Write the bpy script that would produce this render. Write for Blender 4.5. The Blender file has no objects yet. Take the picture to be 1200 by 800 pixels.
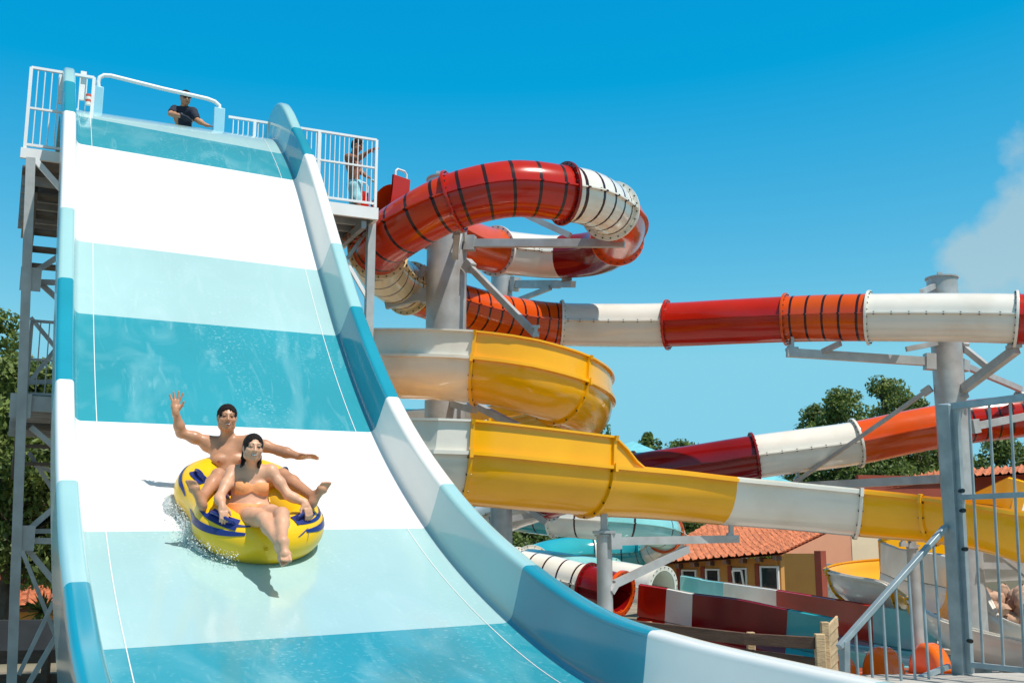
import bpy, math, random
import numpy as np
random.seed(7); RNG=np.random.default_rng(7)
SC=bpy.context.scene; COL=SC.collection

# ---- camera calibration (1200x800 photograph frame) ----
FPX, HOR, EYE = 1300.0, 640.0, 2.4
PITCH = math.atan((HOR-400.0)/FPX)
CP, SP = math.cos(PITCH), math.sin(PITCH)
def P(px, py, Z):
    xc=(px-600.0)/FPX*Z; yc=(400.0-py)/FPX*Z
    return np.array([xc, Z*CP-yc*SP, EYE+Z*SP+yc*CP])
def proj(p):
    p=np.asarray(p,float); x,y,z=p[...,0],p[...,1],p[...,2]-EYE
    zc=y*CP+z*SP; yc=-y*SP+z*CP
    return np.stack([600+FPX*x/zc,400-FPX*yc/zc,zc],-1)
# ---- wide slide frame ----
W=2.5
TH=math.radians(24.7); A2=np.array([-math.sin(TH),math.cos(TH),0.0]); W2=np.array([math.cos(TH),math.sin(TH),0.0]); DL=0.7875
ZUP=np.array([0,0,1.0])
KS=[(-4.0,1.32),(-1.0,1.32),(1.5,1.33),(3.0,1.36),(4.5,1.41),(5.5,1.465),(6.432,1.56),(7.576,1.848),(9.351,2.555),(10.977,3.557),(12.41,4.816),(13.353,5.818),(14.888,7.478),(15.673,8.129),(16.25,8.53),(16.7,8.69),(17.1,8.62),(17.5,8.33),(18.0,8.08),(18.6,8.0),(20.2,8.0)]
def monotone(xs,ys):
    # C1 cubic hermite with Catmull slopes (non uniform)
    xs=np.array(xs,float); ys=np.array(ys,float); h=np.diff(xs); dl=np.diff(ys)/h
    m=np.zeros(len(xs)); m[0]=dl[0]; m[-1]=dl[-1]
    m[1:-1]=(dl[:-1]*h[1:]+dl[1:]*h[:-1])/(h[:-1]+h[1:])
    def f(x):
        x=np.asarray(x,float); i=np.clip(np.searchsorted(xs,x)-1,0,len(h)-1); t=(x-xs[i])/h[i]
        return ((1+2*t)*(1-t)**2)*ys[i]+t*(1-t)**2*h[i]*m[i]+t*t*(3-2*t)*ys[i+1]+t*t*(t-1)*h[i]*m[i+1]
    return f
zprof=monotone([k[0] for k in KS],[k[1] for k in KS])
def slide_pt(s,lat,h=0.0):
    s=np.asarray(s,float); e=0.01
    dz=(zprof(s+e)-zprof(s-e))/(2*e); n=1/np.sqrt(1+dz*dz)
    return (A2*np.expand_dims(s-h*dz*n,-1)+W2*np.expand_dims(np.asarray(lat,float)+DL+0*s,-1)+ZUP*np.expand_dims(zprof(s)+h*n,-1))
def slide_hit(px,py,h=0.0):
    o=np.array([0,0,EYE]); d=P(px,py,1.0)-o
    t=np.linspace(4,20,6401); q=o+t[:,None]*d; s=q@A2; lat=q@W2-DL
    g=q[:,2]-zprof(s)-h
    i=np.where((g[:-1]>0)&(g[1:]<=0))[0][0]; return s[i],lat[i],t[i]
SKY_SAT,SKY_VAL,SKY_HUE,SKY_STR,SUN_E,EXPO=1.35,1.0,.5,.11,4.2,0.25
def nrm(v): v=np.asarray(v,float); return v/(np.linalg.norm(v)+1e-12)
def V(*a): return np.array(a,float)
def plane_pt(px,py,s):            # ray meets the vertical plane at distance s along the slide axis
    o=V(0,0,EYE); d=P(px,py,1.0)-o; return o+d*(s/np.dot(d,A2))
def ground_pt(px,py,z):
    o=V(0,0,EYE); d=P(px,py,1.0)-o; return o+d*((z-EYE)/d[2])
def SL(s,lat,z): return A2*s+W2*(lat+DL)+ZUP*z
# ---------------------------------------------------------------- mesh building
class MB:
    def __init__(s): s.v=[]; s.f=[]; s.m=[]; s.n=0
    def add(s,v,f,mi=0):
        v=np.asarray(v,float).reshape(-1,3); s.v.append(v)
        for q in f: s.f.append(tuple(int(i)+s.n for i in q))
        if isinstance(mi,int): s.m+= [mi]*len(f)
        else: s.m+=list(mi)
        s.n+=len(v)
    def box(s,c,hx,hy,hz,X=(1,0,0),Y=(0,1,0),Z=(0,0,1),mi=0):
        X,Y,Z,c=map(lambda a:np.asarray(a,float),(X,Y,Z,c))
        vs=[c+X*hx*a+Y*hy*b+Z*hz*d for a in(-1,1) for b in(-1,1) for d in(-1,1)]
        s.add(vs,[(0,1,3,2),(4,6,7,5),(0,4,5,1),(2,3,7,6),(0,2,6,4),(1,5,7,3)],mi)
    def beam(s,a,b,w,h,up=(0,0,1),mi=0,ch=0.0):
        a=np.asarray(a,float); b=np.asarray(b,float); t=nrm(b-a); up=np.asarray(up,float)
        if abs(np.dot(t,up))>.98: up=V(0,1,0) if abs(t[1])<.9 else V(1,0,0)
        x=nrm(np.cross(t,up)); y=np.cross(x,t)
        s.box((a+b)/2,w/2,np.linalg.norm(b-a)/2,h/2,x,t,y,mi)
    def cyl(s,a,b,r0,r1=None,n=16,caps=True,mi=0):
        r1=r0 if r1 is None else r1
        a=np.asarray(a,float); b=np.asarray(b,float); t=nrm(b-a); u=V(0,0,1) if abs(t[2])<.9 else V(1,0,0)
        x=nrm(np.cross(t,u)); y=np.cross(t,x); an=np.arange(n)*2*math.pi/n
        ring=np.cos(an)[:,None]*x+np.sin(an)[:,None]*y
        f=[(i,(i+1)%n,n+(i+1)%n,n+i) for i in range(n)]
        if caps: f+=[tuple(range(n-1,-1,-1)),tuple(range(n,2*n))]
        s.add(np.vstack([a+ring*r0,b+ring*r1]),f,mi)
    def pipe(s,pts,r,n=10,mi=0,caps=True):
        pts=[np.asarray(p,float) for p in pts]; N=len(pts); rr=r if hasattr(r,'__len__') else [r]*N
        vs=[]; x=None
        for i,p in enumerate(pts):
            t=nrm(pts[min(i+1,N-1)]-pts[max(i-1,0)])
            if x is None: x=nrm(np.cross(t,V(0,0,1) if abs(t[2])<.9 else V(1,0,0)))
            x=nrm(x-t*np.dot(x,t)); y=np.cross(t,x)
            an=np.arange(n)*2*math.pi/n; vs.append(p+(np.cos(an)[:,None]*x+np.sin(an)[:,None]*y)*rr[i])
        f=[(i*n+j,i*n+(j+1)%n,(i+1)*n+(j+1)%n,(i+1)*n+j) for i in range(N-1) for j in range(n)]
        if caps: f+=[tuple(range(n-1,-1,-1)),tuple(range((N-1)*n,N*n))]
        s.add(np.vstack(vs),f,mi)
    def grid(s,G,mi=0,closeU=False,closeV=False,flip=False):
        G=np.asarray(G,float); a,b=G.shape[:2]; f=[]
        for i in range(a if closeU else a-1):
            for j in range(b if closeV else b-1):
                q=(i*b+j,i*b+(j+1)%b,((i+1)%a)*b+(j+1)%b,((i+1)%a)*b+j)
                f.append(q[::-1] if flip else q)
        s.add(G.reshape(-1,3),f,mi)
    def ball(s,c,r,mi=0,n=8,m=6):
        r=np.asarray(r,float)*np.ones(3); th=np.linspace(0,math.pi,m+1); ph=np.arange(n)*2*math.pi/n
        G=np.stack([np.sin(th)[:,None]*np.cos(ph),np.sin(th)[:,None]*np.sin(ph),np.cos(th)[:,None]+0*ph],-1)*r+np.asarray(c,float)
        s.grid(G,mi,closeV=True,flip=True)
    def build(s,name,mats,parent=None,smooth=True,ang=40,bevel=0):
        me=bpy.data.meshes.new(name); v=np.vstack(s.v)
        loc=np.zeros(3)
        me.from_pydata(v.tolist(),[],s.f); 
        if not isinstance(mats,(list,tuple)): mats=[mats]
        for m in mats: me.materials.append(m)
        if len(mats)>1: me.polygons.foreach_set('material_index',np.array(s.m,dtype=np.int32))
        if smooth:
            me.polygons.foreach_set('use_smooth',np.ones(len(me.polygons),dtype=bool))
            me.set_sharp_from_angle(angle=math.radians(ang))
        me.update()
        o=bpy.data.objects.new(name,me); COL.objects.link(o)
        if parent is not None: o.parent=parent; o.matrix_parent_inverse=parent.matrix_basis.inverted()
        if bevel:
            b=o.modifiers.new('edge','BEVEL'); b.width=bevel; b.segments=2; b.limit_method='ANGLE'
        return o
def tag(o,label=None,cat=None,group=None,kind=None):
    if label: o['label']=label
    if cat: o['category']=cat
    if group: o['group']=group
    if kind: o['kind']=kind
    return o
def thing(name,label,cat,loc=(0,0,0),group=None):
    o=bpy.data.objects.new(name,None); COL.objects.link(o); o.location=tuple(float(a) for a in loc); o.empty_display_size=.2
    return tag(o,label,cat,group)
# ---------------------------------------------------------------- materials
def srgb(r,g,b):
    f=lambda c:(c/12.92 if c<=.04045 else ((c+.055)/1.055)**2.4)
    return tuple(f(x/255.0) for x in (r,g,b))
def mat(name,col,rough=.4,metal=0.0,var=.12,vs=3.0,bump=0.0,bs=30.0,coat=0.0,stain=None,stain_amt=.5,stain_scale=2.0,stretch=None,trans=0.0,rvar=.0):
    m=bpy.data.materials.new(name); m.use_nodes=True; nt=m.node_tree; b=nt.nodes['Principled BSDF']; L=nt.links.new
    tc=nt.nodes.new('ShaderNodeTexCoord'); src=tc.outputs['Object']
    if stretch:
        mp=nt.nodes.new('ShaderNodeMapping'); mp.inputs['Scale'].default_value=stretch; L(src,mp.inputs[0]); src=mp.outputs[0]
    def noise(sc,det=4):
        n=nt.nodes.new('ShaderNodeTexNoise'); n.inputs['Scale'].default_value=sc; n.inputs['Detail'].default_value=det; L(src,n.inputs['Vector']); return n.outputs['Fac']
    n=noise(vs)
    r=nt.nodes.new('ShaderNodeValToRGB'); L(n,r.inputs[0])
    r.color_ramp.elements[0].position=.3; r.color_ramp.elements[1].position=.7
    r.color_ramp.elements[0].color=tuple(c*(1-var) for c in col)+(1,); r.color_ramp.elements[1].color=tuple(min(1,c*(1+var)) for c in col)+(1,)
    out=r.outputs[0]
    if stain:
        mx=nt.nodes.new('ShaderNodeMix'); mx.data_type='RGBA'; r2=nt.nodes.new('ShaderNodeValToRGB'); L(noise(stain_scale,8),r2.inputs[0])
        r2.color_ramp.elements[0].position=.48; r2.color_ramp.elements[1].position=.72
        r2.color_ramp.elements[1].color=(stain_amt,)*3+(1,)
        L(r2.outputs[0],mx.inputs[0]); L(out,mx.inputs[6]); mx.inputs[7].default_value=tuple(stain)+(1,); out=mx.outputs[2]
    L(out,b.inputs['Base Color'])
    b.inputs['Roughness'].default_value=rough; b.inputs['Metallic'].default_value=metal
    if rvar:
        mr=nt.nodes.new('ShaderNodeMapRange'); mr.inputs[3].default_value=max(0,rough-rvar); mr.inputs[4].default_value=rough+rvar; L(noise(vs*2.3,6),mr.inputs[0]); L(mr.outputs[0],b.inputs['Roughness'])
    if coat: b.inputs['Coat Weight'].default_value=coat; b.inputs['Coat Roughness'].default_value=.04
    if bump:
        bp=nt.nodes.new('ShaderNodeBump'); bp.inputs['Strength'].default_value=bump; bp.inputs['Distance'].default_value=.02; L(noise(bs,5),bp.inputs['Height']); L(bp.outputs[0],b.inputs['Normal'])
    if trans:
        tr=nt.nodes.new('ShaderNodeBsdfTranslucent'); L(out,tr.inputs[0]); ms=nt.nodes.new('ShaderNodeMixShader'); ms.inputs[0].default_value=trans
        L(b.outputs[0],ms.inputs[1]); L(tr.outputs[0],ms.inputs[2]); L(ms.outputs[0],nt.nodes['Material Output'].inputs[0])
    return m
def wet_mat(name,col,foam=.35,light=(.75,.9,.92)):
    """glossy slide gelcoat under a thin running film of water, with specks of foam"""
    m=bpy.data.materials.new(name); m.use_nodes=True; nt=m.node_tree; b=nt.nodes['Principled BSDF']; L=nt.links.new
    tc=nt.nodes.new('ShaderNodeTexCoord'); mp=nt.nodes.new('ShaderNodeMapping'); L(tc.outputs['Object'],mp.inputs[0]); mp.inputs['Rotation'].default_value=(0,0,-TH)
    def noise(sc,det,dist=0,scale=(1,1,1)):
        m2=nt.nodes.new('ShaderNodeMapping'); m2.inputs['Scale'].default_value=scale; L(mp.outputs[0],m2.inputs[0])
        n=nt.nodes.new('ShaderNodeTexNoise'); n.inputs['Scale'].default_value=sc; n.inputs['Detail'].default_value=det; n.inputs['Distortion'].default_value=dist; L(m2.outputs[0],n.inputs['Vector']); return n.outputs['Fac']
    def ramp(s,p0,p1,c0=(0,0,0,1),c1=(1,1,1,1)):
        r=nt.nodes.new('ShaderNodeValToRGB'); L(s,r.inputs[0]); r.color_ramp.elements[0].position=p0; r.color_ramp.elements[1].position=p1; r.color_ramp.elements[0].color=c0; r.color_ramp.elements[1].color=c1; return r.outputs[0]
    def mul(a,b_):
        q=nt.nodes.new('ShaderNodeMath'); q.operation='MULTIPLY'; L(a,q.inputs[0])
        if isinstance(b_,float): q.inputs[1].default_value=b_
        else: L(b_,q.inputs[1])
        return q.outputs[0]
    def add(a,b_):
        q=nt.nodes.new('ShaderNodeMath'); q.operation='ADD'; q.use_clamp=True; L(a,q.inputs[0]); L(b_,q.inputs[1]); return q.outputs[0]
    patches=ramp(noise(.8,4,1.2,(1,.6,.6)),.44,.72)
    specks=ramp(noise(30,4),.57,.72)
    veil=add(ramp(noise(1.3,7,1.6,(1.2,.5,.5)),.5,.8),mul(ramp(noise(5,6,2.2,(1,.22,.22)),.58,.70),.45))
    fm=add(mul(mul(specks,patches),foam),mul(veil,foam*.55))
    mx=nt.nodes.new('ShaderNodeMix'); mx.data_type='RGBA'; L(fm,mx.inputs[0])
    base=ramp(noise(.8,3),.3,.7,tuple(c*.95 for c in col)+(1,),tuple(min(1,c*1.05) for c in col)+(1,))
    L(base,mx.inputs[6]); mx.inputs[7].default_value=tuple(light)+(1,); L(mx.outputs[2],b.inputs['Base Color'])
    b.inputs['Roughness'].default_value=.16; b.inputs['Coat Weight'].default_value=.5; b.inputs['Coat Roughness'].default_value=.05
    bp=nt.nodes.new('ShaderNodeBump'); bp.inputs['Strength'].default_value=.22; bp.inputs['Distance'].default_value=.02
    L(noise(7,4,.6,(1,.45,.45)),bp.inputs['Height']); L(bp.outputs[0],b.inputs['Coat Normal'])
    return m
def leaf_mat(name,c0,c1):
    m=mat(name,c0,.55,0,0,1.0,trans=.33); nt=m.node_tree
    r=[n for n in nt.nodes if n.bl_idname=='ShaderNodeValToRGB'][0]; r.color_ramp.elements[0].color=c0+(1,); r.color_ramp.elements[1].color=c1+(1,)
    n=[n for n in nt.nodes if n.bl_idname=='ShaderNodeTexNoise'][0]; n.inputs['Scale'].default_value=1.7
    return m
M={}
M['white']=mat('white gelcoat',(.80,.80,.77),.14,0,.03,2,coat=.4)
M['slide_white']=wet_mat('wet white gelcoat',(.82,.82,.80),.15,(.86,.88,.88))
M['slide_pale']=wet_mat('wet pale aqua gelcoat',(.365,.555,.56),.22)
M['slide_cyan']=wet_mat('wet turquoise gelcoat',(.028,.29,.36),.6,(.36,.62,.64))
M['wall_white']=mat('white moulded gelcoat',(.82,.80,.75),.16,0,.03,1.5,coat=.2)
M['wall_pale']=mat('pale aqua moulded gelcoat',(.33,.56,.57),.15,0,.04,1.5,coat=.1)
M['wall_cyan']=mat('turquoise moulded gelcoat',(.012,.27,.37),.15,0,.06,1.5,coat=.08)
M['red']=mat('red gelcoat',(.47,.014,.004),.16,0,.14,1.2,coat=.06,stain=(.40,.030,.014),stain_amt=.45,stain_scale=1.6,rvar=.08)
M['darkred']=mat('dark red gelcoat',(.20,.003,.004),.16,0,.14,1.2,coat=.05)
M['orange']=mat('orange red gelcoat',(.66,.078,.005),.16,0,.12,1.2,coat=.06,stain=(.60,.11,.03),stain_amt=.4,stain_scale=1.6,rvar=.08)
M['brightorange']=mat('bright orange gelcoat',(.80,.14,.01),.15,0,.06,2,coat=.4)
M['cream']=mat('off white gelcoat',(.78,.74,.66),.14,0,.05,1.2,coat=.4,stain=(.62,.52,.40),stain_amt=.45,stain_scale=1.3,rvar=.08)
M['yellow']=mat('yellow gelcoat',(.87,.42,.003),.16,0,.06,1.2,coat=.08,stain=(.80,.34,.003),stain_amt=.4,stain_scale=.8)
M['redorange']=mat('warm red gelcoat',(.55,.036,.004),.16,0,.14,1.2,coat=.06)
M['ivory']=mat('ivory yellow gelcoat',(.84,.63,.34),.16,0,.06,1.2,coat=.3)
M['teal']=mat('teal gelcoat',(.03,.34,.38),.12,0,.1,1.2,coat=.5)
M['lightteal']=mat('light teal gelcoat',(.25,.58,.58),.12,0,.1,1.2,coat=.5)
M['band']=mat('dark maroon band',(.035,.008,.009),.2,0,.1,3)
M['bolt']=mat('dark bolt heads',(.05,.045,.04),.4,.6,.1,3)
M['steel']=mat('galvanised steel',(.46,.46,.455),.45,.35,.14,3.5,bump=.05,bs=18,stain=(.36,.34,.32),stain_amt=.8,stain_scale=2.4,rvar=.12)
M['darksteel']=mat('weathered galvanised steel',(.38,.385,.39),.5,.3,.15,3.5,stain=(.24,.245,.26),stain_amt=.6,stain_scale=2)
M['bluesteel']=mat('zinc coated gate steel',(.36,.43,.45),.45,.35,.15,7,stain=(.24,.30,.33),stain_amt=.7,stain_scale=5)
M['whitesteel']=mat('white painted steel',(.80,.80,.80),.35,0,.05,3)
M['deck']=mat('dark platform planks',(.11,.10,.09),.7,0,.25,4,bump=.2,bs=20)
M['bluepost']=mat('light blue plastic',(.30,.58,.70),.3,0,.05,3)
M['tube']=mat('yellow vinyl',(.87,.50,.004),.3,0,.04,3,bump=.05,bs=9,coat=.12)
M['navy']=mat('navy blue vinyl',(.012,.025,.16),.35,0,.15,8)
M['wood']=mat('weathered brown timber',(.115,.06,.038),.8,0,.3,4,bump=.5,bs=25,stretch=(1,1,6))
M['palewood']=mat('fresh pale timber',(.52,.36,.20),.75,0,.25,4,bump=.4,bs=25,stretch=(1,1,3))
M['concrete']=mat('pale concrete paving',(.42,.39,.35),.85,0,.2,1.5,bump=.3,bs=40,stain=(.22,.20,.18),stain_amt=.6,stain_scale=3)
M['ground']=mat('dry sandy ground',(.30,.24,.17),.95,0,.3,.4,bump=.3,bs=8,stain=(.12,.13,.06),stain_amt=.7,stain_scale=.15)
M['glass']=mat('dark window glass',(.02,.022,.025),.05,0,.1,1)
M['plastic_white']=mat('white window frame',(.75,.74,.72),.4,0,.04,3)
M['ochre']=mat('ochre render',(.58,.28,.07),.9,0,.12,1.2,bump=.25,bs=45,stain=(.36,.17,.05),stain_amt=.5,stain_scale=1.2)
M['redbrown']=mat('red brown render',(.28,.055,.03),.85,0,.12,2,bump=.2,bs=40)
M['pink']=mat('salmon pink render',(.72,.33,.20),.9,0,.08,1,bump=.2,bs=40,stain=(.60,.27,.17),stain_amt=.4,stain_scale=1)
M['creamwall']=mat('cream render',(.78,.62,.42),.9,0,.07,1,bump=.2,bs=40,stain=(.66,.50,.34),stain_amt=.4,stain_scale=1)
M['greywall']=mat('grey mottled panel',(.48,.58,.60),.8,0,.3,9)
M['tile']=mat('terracotta roof tiles',(.52,.17,.075),.8,0,.35,5,stain=(.30,.10,.05),stain_amt=.7,stain_scale=2.2)
M['darkwall']=mat('dark painted wall',(.035,.038,.045),.8,0,.25,2)
M['bark']=mat('tree bark',(.10,.075,.055),.9,0,.3,5,bump=.6,bs=14)
M['rock']=mat('tan rock',(.45,.27,.18),.9,0,.3,6,bump=.6,bs=12)
M['leaf']=leaf_mat('broad leaf foliage',(.07,.115,.02),(.24,.31,.07))
M['leaf2']=leaf_mat('dark conifer foliage',(.05,.09,.02),(.165,.235,.055))
M['leaf3']=leaf_mat('soft olive foliage',(.07,.11,.022),(.19,.24,.065))  # olive leaf tones, varied by noise
M['skin_m']=mat('tanned skin',(.49,.235,.13),.42,0,.16,7,rvar=.14,bump=.12,bs=60); M['skin_w']=mat('fair skin',(.64,.335,.205),.48,0,.13,7,rvar=.14,bump=.1,bs=60); M['skin_d']=mat('deep tan skin',(.27,.11,.055),.45,0,.08,9)
M['lips']=mat('lips',(.36,.09,.07),.4); M['teeth']=mat('teeth',(.8,.78,.72),.3); M['eye']=mat('dark eyes and brows',(.02,.013,.01),.5)
M['hair']=mat('dark brown wet hair',(.016,.010,.008),.5,0,.4,40,bump=.7,bs=90)
M['hair'].node_tree.nodes['Principled BSDF'].inputs['Specular IOR Level'].default_value=.15; M['hair'].node_tree.nodes['Principled BSDF'].inputs['Roughness'].default_value=.6
M['bikini']=mat('orange bikini fabric',(.80,.32,.12),.7,0,.06,12,bump=.15,bs=60)
M['trunks']=mat('dark swim trunks',(.16,.03,.03),.8); M['aqua']=mat('turquoise swim shorts',(.30,.62,.68),.8)
M['tee']=mat('navy tee shirt',(.014,.018,.035),.85,0,.2,8); M['badge']=mat('white printed badge',(.75,.78,.8),.6)
M['shades']=mat('black sunglasses',(.006,.006,.007),.1)
M['foam']=mat('white water foam',(.85,.88,.88),.3,0,.04,8)
M['froth']=mat('thin froth',(.80,.84,.84),.25,0,.2,30); M['froth'].node_tree.nodes['Principled BSDF'].inputs['Alpha'].default_value=.5
M['canopy']=mat('teal canvas',(.16,.50,.56),.7); M['sign']=mat('red notice',(.6,.1,.06),.5); M['paper']=mat('white notice',(.8,.78,.74),.6)
def wallmat(c): return M['wall_'+c]
# ---------------------------------------------------------------- curves and sweeps
def catmull(cp,per=10):
    cp=np.asarray(cp,float); n=len(cp); pts=[];us=[]
    e=np.vstack([2*cp[0]-cp[1],cp,2*cp[-1]-cp[-2]])
    for i in range(n-1):
        p0,p1,p2,p3=e[i:i+4]
        for k in range(per):
            t=k/per; pts.append(.5*((2*p1)+(-p0+p2)*t+(2*p0-5*p1+4*p2-p3)*t*t+(-p0+3*p1-3*p2+p3)*t**3)); us.append(i+t)
    pts.append(cp[-1]); us.append(n-1); return np.array(pts),np.array(us)
class Path:
    def __init__(s,cp,smooth=2):
        p,u=catmull(cp,12)
        for _ in range(smooth*6): p[1:-1]=.25*p[:-2]+.5*p[1:-1]+.25*p[2:]
        d=np.r_[0,np.cumsum(np.linalg.norm(np.diff(p,axis=0),axis=1))]
        s.p,s.u,s.d=p,u,d; s.L=d[-1]
    def at(s,d): return np.stack([np.interp(d,s.d,s.p[:,i]) for i in range(3)],-1)
    def du(s,u): return float(np.interp(u,s.u,s.d))
    def frame(s,d):
        e=.12; t=nrm(s.at(min(d+e,s.L))-s.at(max(d-e,0))); x=nrm(np.cross(t,ZUP)); y=np.cross(x,t); return s.at(d),t,x,y
TR=.462
def tube_profile(R):
    a=[];up=[]
    for th in np.linspace(0,math.pi,15): a.append((R*math.cos(th),R*math.sin(th)+.012))
    top=a; bot=[(R*math.cos(th),R*math.sin(th)-.012) for th in np.linspace(math.pi,2*math.pi,15)]
    l=[(-R-.06,.012),(-R-.06,-.012)]; r=[(R+.06,-.012),(R+.06,.012)]
    return np.array(top+l+bot+r)
def tube_section(path,d0,d1,m,parent,R=TR,bands=0,boltseam=False,name='tube_section',open_end=False):
    pr=tube_profile(R); marks=[]
    n=max(2,int((d1-d0)/.16)); ds=list(np.linspace(d0,d1,n+1))
    bw=.05; bandc=[]
    if bands:
        bandc=[d0+(d1-d0)*(k+.5)/bands for k in range(bands)]
        for c in bandc: ds+= [c-bw/2,c+bw/2]
        ds=sorted(ds)
    G=[];ins=[]
    for d in ds:
        p,t,x,y=path.frame(d); G.append(p+pr[:,:1]*x+pr[:,1:]*y)
        if open_end: ins.append(p+(pr[:,:1]*x+pr[:,1:]*y)*((R-.04)/R))
    G=np.array(G); mi=[]
    for i in range(len(ds)-1):
        mid=(ds[i]+ds[i+1])/2; b=any(abs(mid-c)<bw/2 for c in bandc); mi+=[1 if b else 0]*len(pr)
    mb=MB(); mb.grid(G,mi,closeV=True)
    if open_end: mb.grid(np.array(ins),0,closeV=True,flip=True)
    if boltseam:
        for d in np.arange(d0+.15,d1-.1,.32):
            p,t,x,y=path.frame(d)
            for s in(-1,1):
                c=p+x*s*(R+.035); mb.cyl(c-y*.03,c+y*.03,.016,n=6,mi=2)
    return mb.build(name,[M[m],M['band'],M['bolt']],parent,ang=50)
def tube_ring(path,d,m,parent,R=TR,w=.05,out=.085,bolts=22):
    p,t,x,y=path.frame(d); mb=MB(); n=36; an=np.arange(n)*2*math.pi/n; ring=np.cos(an)[:,None]*x+np.sin(an)[:,None]*y
    pro=[(R-.03,-w/2),(R-.03,w/2),(R+out,w/2),(R+out+.004,0),(R+out,-w/2)]
    G=np.array([[p+ring[i]*r+t*q for r,q in pro] for i in range(n)]); mb.grid(G,0,closeU=True,closeV=True)
    for k in range(bolts):
        a=(k+.5)/bolts*2*math.pi; c=p+(math.cos(a)*x+math.sin(a)*y)*(R+out*.55); mb.cyl(c-t*(w/2+.018),c+t*(w/2+.018),.014,n=6,mi=1)
    return mb.build('flange',[M[m],M['bolt']],parent,ang=35)
def thick(pts,t):
    pts=np.asarray(pts,float); d=np.gradient(pts,axis=0); nn=np.stack([-d[:,1],d[:,0]],-1); nn/=np.linalg.norm(nn,axis=1)[:,None]+1e-9; return pts+nn*t
def flume_profile(hw=.6,dep=.7,el=0.0,er=0.0,flat=.0):
    """open trough, outline from the left rim round the bottom to the right rim; returns the outer line"""
    o=[]
    if el>.02: o+=[(-hw-.05,el+.03),(-hw-.05,el),(-hw-.0,el),(-hw-.0,.03)]
    o+=[(-hw-.065,.03 if el>.02 else .02),(-hw-.065,-.02),(-hw,-.025)]
    for th in np.linspace(math.pi,2*math.pi,17):
        c,s=math.cos(th),math.sin(th); e=.55+.45*(1-flat); 
        o.append((hw*math.copysign(abs(c)**e,c),-.03-(dep-.03)*abs(s)**e))
    o+=[(hw,-.025),(hw+.065,-.02),(hw+.065,.03 if er>.02 else .02)]
    if er>.02: o+=[(hw,.03),(hw,er),(hw+.05,er),(hw+.05,er+.03)]
    return np.array(o)
def flume_section(path,d0,d1,m,parent,prof,name='flume_section',step=.2,capends=True,m_in=None):
    n=max(2,int((d1-d0)/step)); ds=np.linspace(d0,d1,n+1); Go=[];Gi=[]
    for d in ds:
        o=np.asarray(prof(d)); i_=thick(o,.028); p,t,x,y=path.frame(d)
        Go.append(p+o[:,:1]*x+o[:,1:]*y); Gi.append(p+i_[:,:1]*x+i_[:,1:]*y)
    Go=np.array(Go);Gi=np.array(Gi); k=Go.shape[1]
    mb=MB(); mb.grid(np.concatenate([Go,Gi[:,::-1]],1),0,closeV=True,flip=True)
    for e,fl in((0,False),(-1,True)):
        q=np.concatenate([Go[e],Gi[e]]); f=[(j,j+1,k+j+1,k+j) for j in range(k-1)]
        mb.add(q,[a[::-1] if fl else a for a in f])
    return mb.build(name,[M[m]],parent,ang=35)
def flume_ring(path,d,m,parent,prof,out=.05,w=.05,bolts=9):
    mb=MB(); o=np.asarray(prof(d)); oo=thick(o,-out); ii=thick(o,.005); G=[]
    p,t,x,y=path.frame(d)
    f=lambda q,a:p+q[:,:1]*x+q[:,1:]*y+t*a
    G=np.stack([f(ii,-w/2),f(oo,-w/2),f(oo,w/2),f(ii,w/2)],1); mb.grid(G,0,closeV=True)
    idx=np.linspace(6,len(o)-7,bolts).astype(int); mid=thick(o,-out*.55)
    for j in idx:
        c=p+mid[j,0]*x+mid[j,1]*y; mb.cyl(c-t*(w/2+.015),c+t*(w/2+.015),.014,n=6,mi=1)
    return mb.build('flange',[M[m],M['bolt']],parent,ang=35)
# ---------------------------------------------------------------- wide slide
SB_R=[20.2,15.673,14.887,13.353,12.41,10.976,9.35,7.576,5.75,3.9,2.0,0.0,-4.0]
SB_L=[20.2,15.946,15.042,13.41,12.434,10.959,9.27,7.377,5.35,3.6,1.8,-.1,-4.0]
SCOL=['pale','cyan','white','pale','cyan','white','pale','cyan','white','pale','cyan','white']
WH=.43
def xsec():
    """(lateral, height above floor) from the left outer skirt to the right outer skirt"""
    g=.135; r=.09
    def side():
        q=[(g,0)]
        for a in np.linspace(0,math.pi/2,6)[1:]: q.append((g+r*math.sin(a)*.75,r-r*math.cos(a)))
        q+=[(g+r*.75+.012,.2),(g+r*.75+.028,WH-.045)]
        x0=g+r*.75+.028
        for a in np.linspace(0,math.pi/2,5)[1:]: q.append((x0+.04-.04*math.cos(a),WH-.045+.045*math.sin(a)))
        q+=[(x0+.115,WH)]
        for a in np.linspace(0,math.pi/2,5)[1:]: q.append((x0+.115+.045*math.sin(a),WH-.045+.045*math.cos(a)))
        q+=[(x0+.161,WH-.10),(x0+.161,.2),(x0+.16,.05),(x0+.155,-.12)]
        return q
    sd=side(); left=[(-a,b) for a,b in sd[::-1]]; right=[(W+a,b) for a,b in sd]
    mid=[(W*k/10,0.0) for k in range(0,11)]
    bottom=[(W+sd[-1][0]-.03,-.12),(W+.1,-.06),(-.1,-.06),(-sd[-1][0]+.03,-.12)]
    return np.array(left+mid+right+bottom), len(left), len(mid)
XS,NLEFT,NMID=xsec()
slide=thing('wide_water_slide','broad steep water slide striped white, pale aqua and turquoise with raised side walls','water slide',SL(0,W/2,0))
def twist(s,lat):
    q=np.clip((7.4-s)/2.6,0,1); return .13*q*q*(3-2*q)*np.clip(1-lat/W,0,1.25)      # the run-out dips slightly to the left
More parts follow.
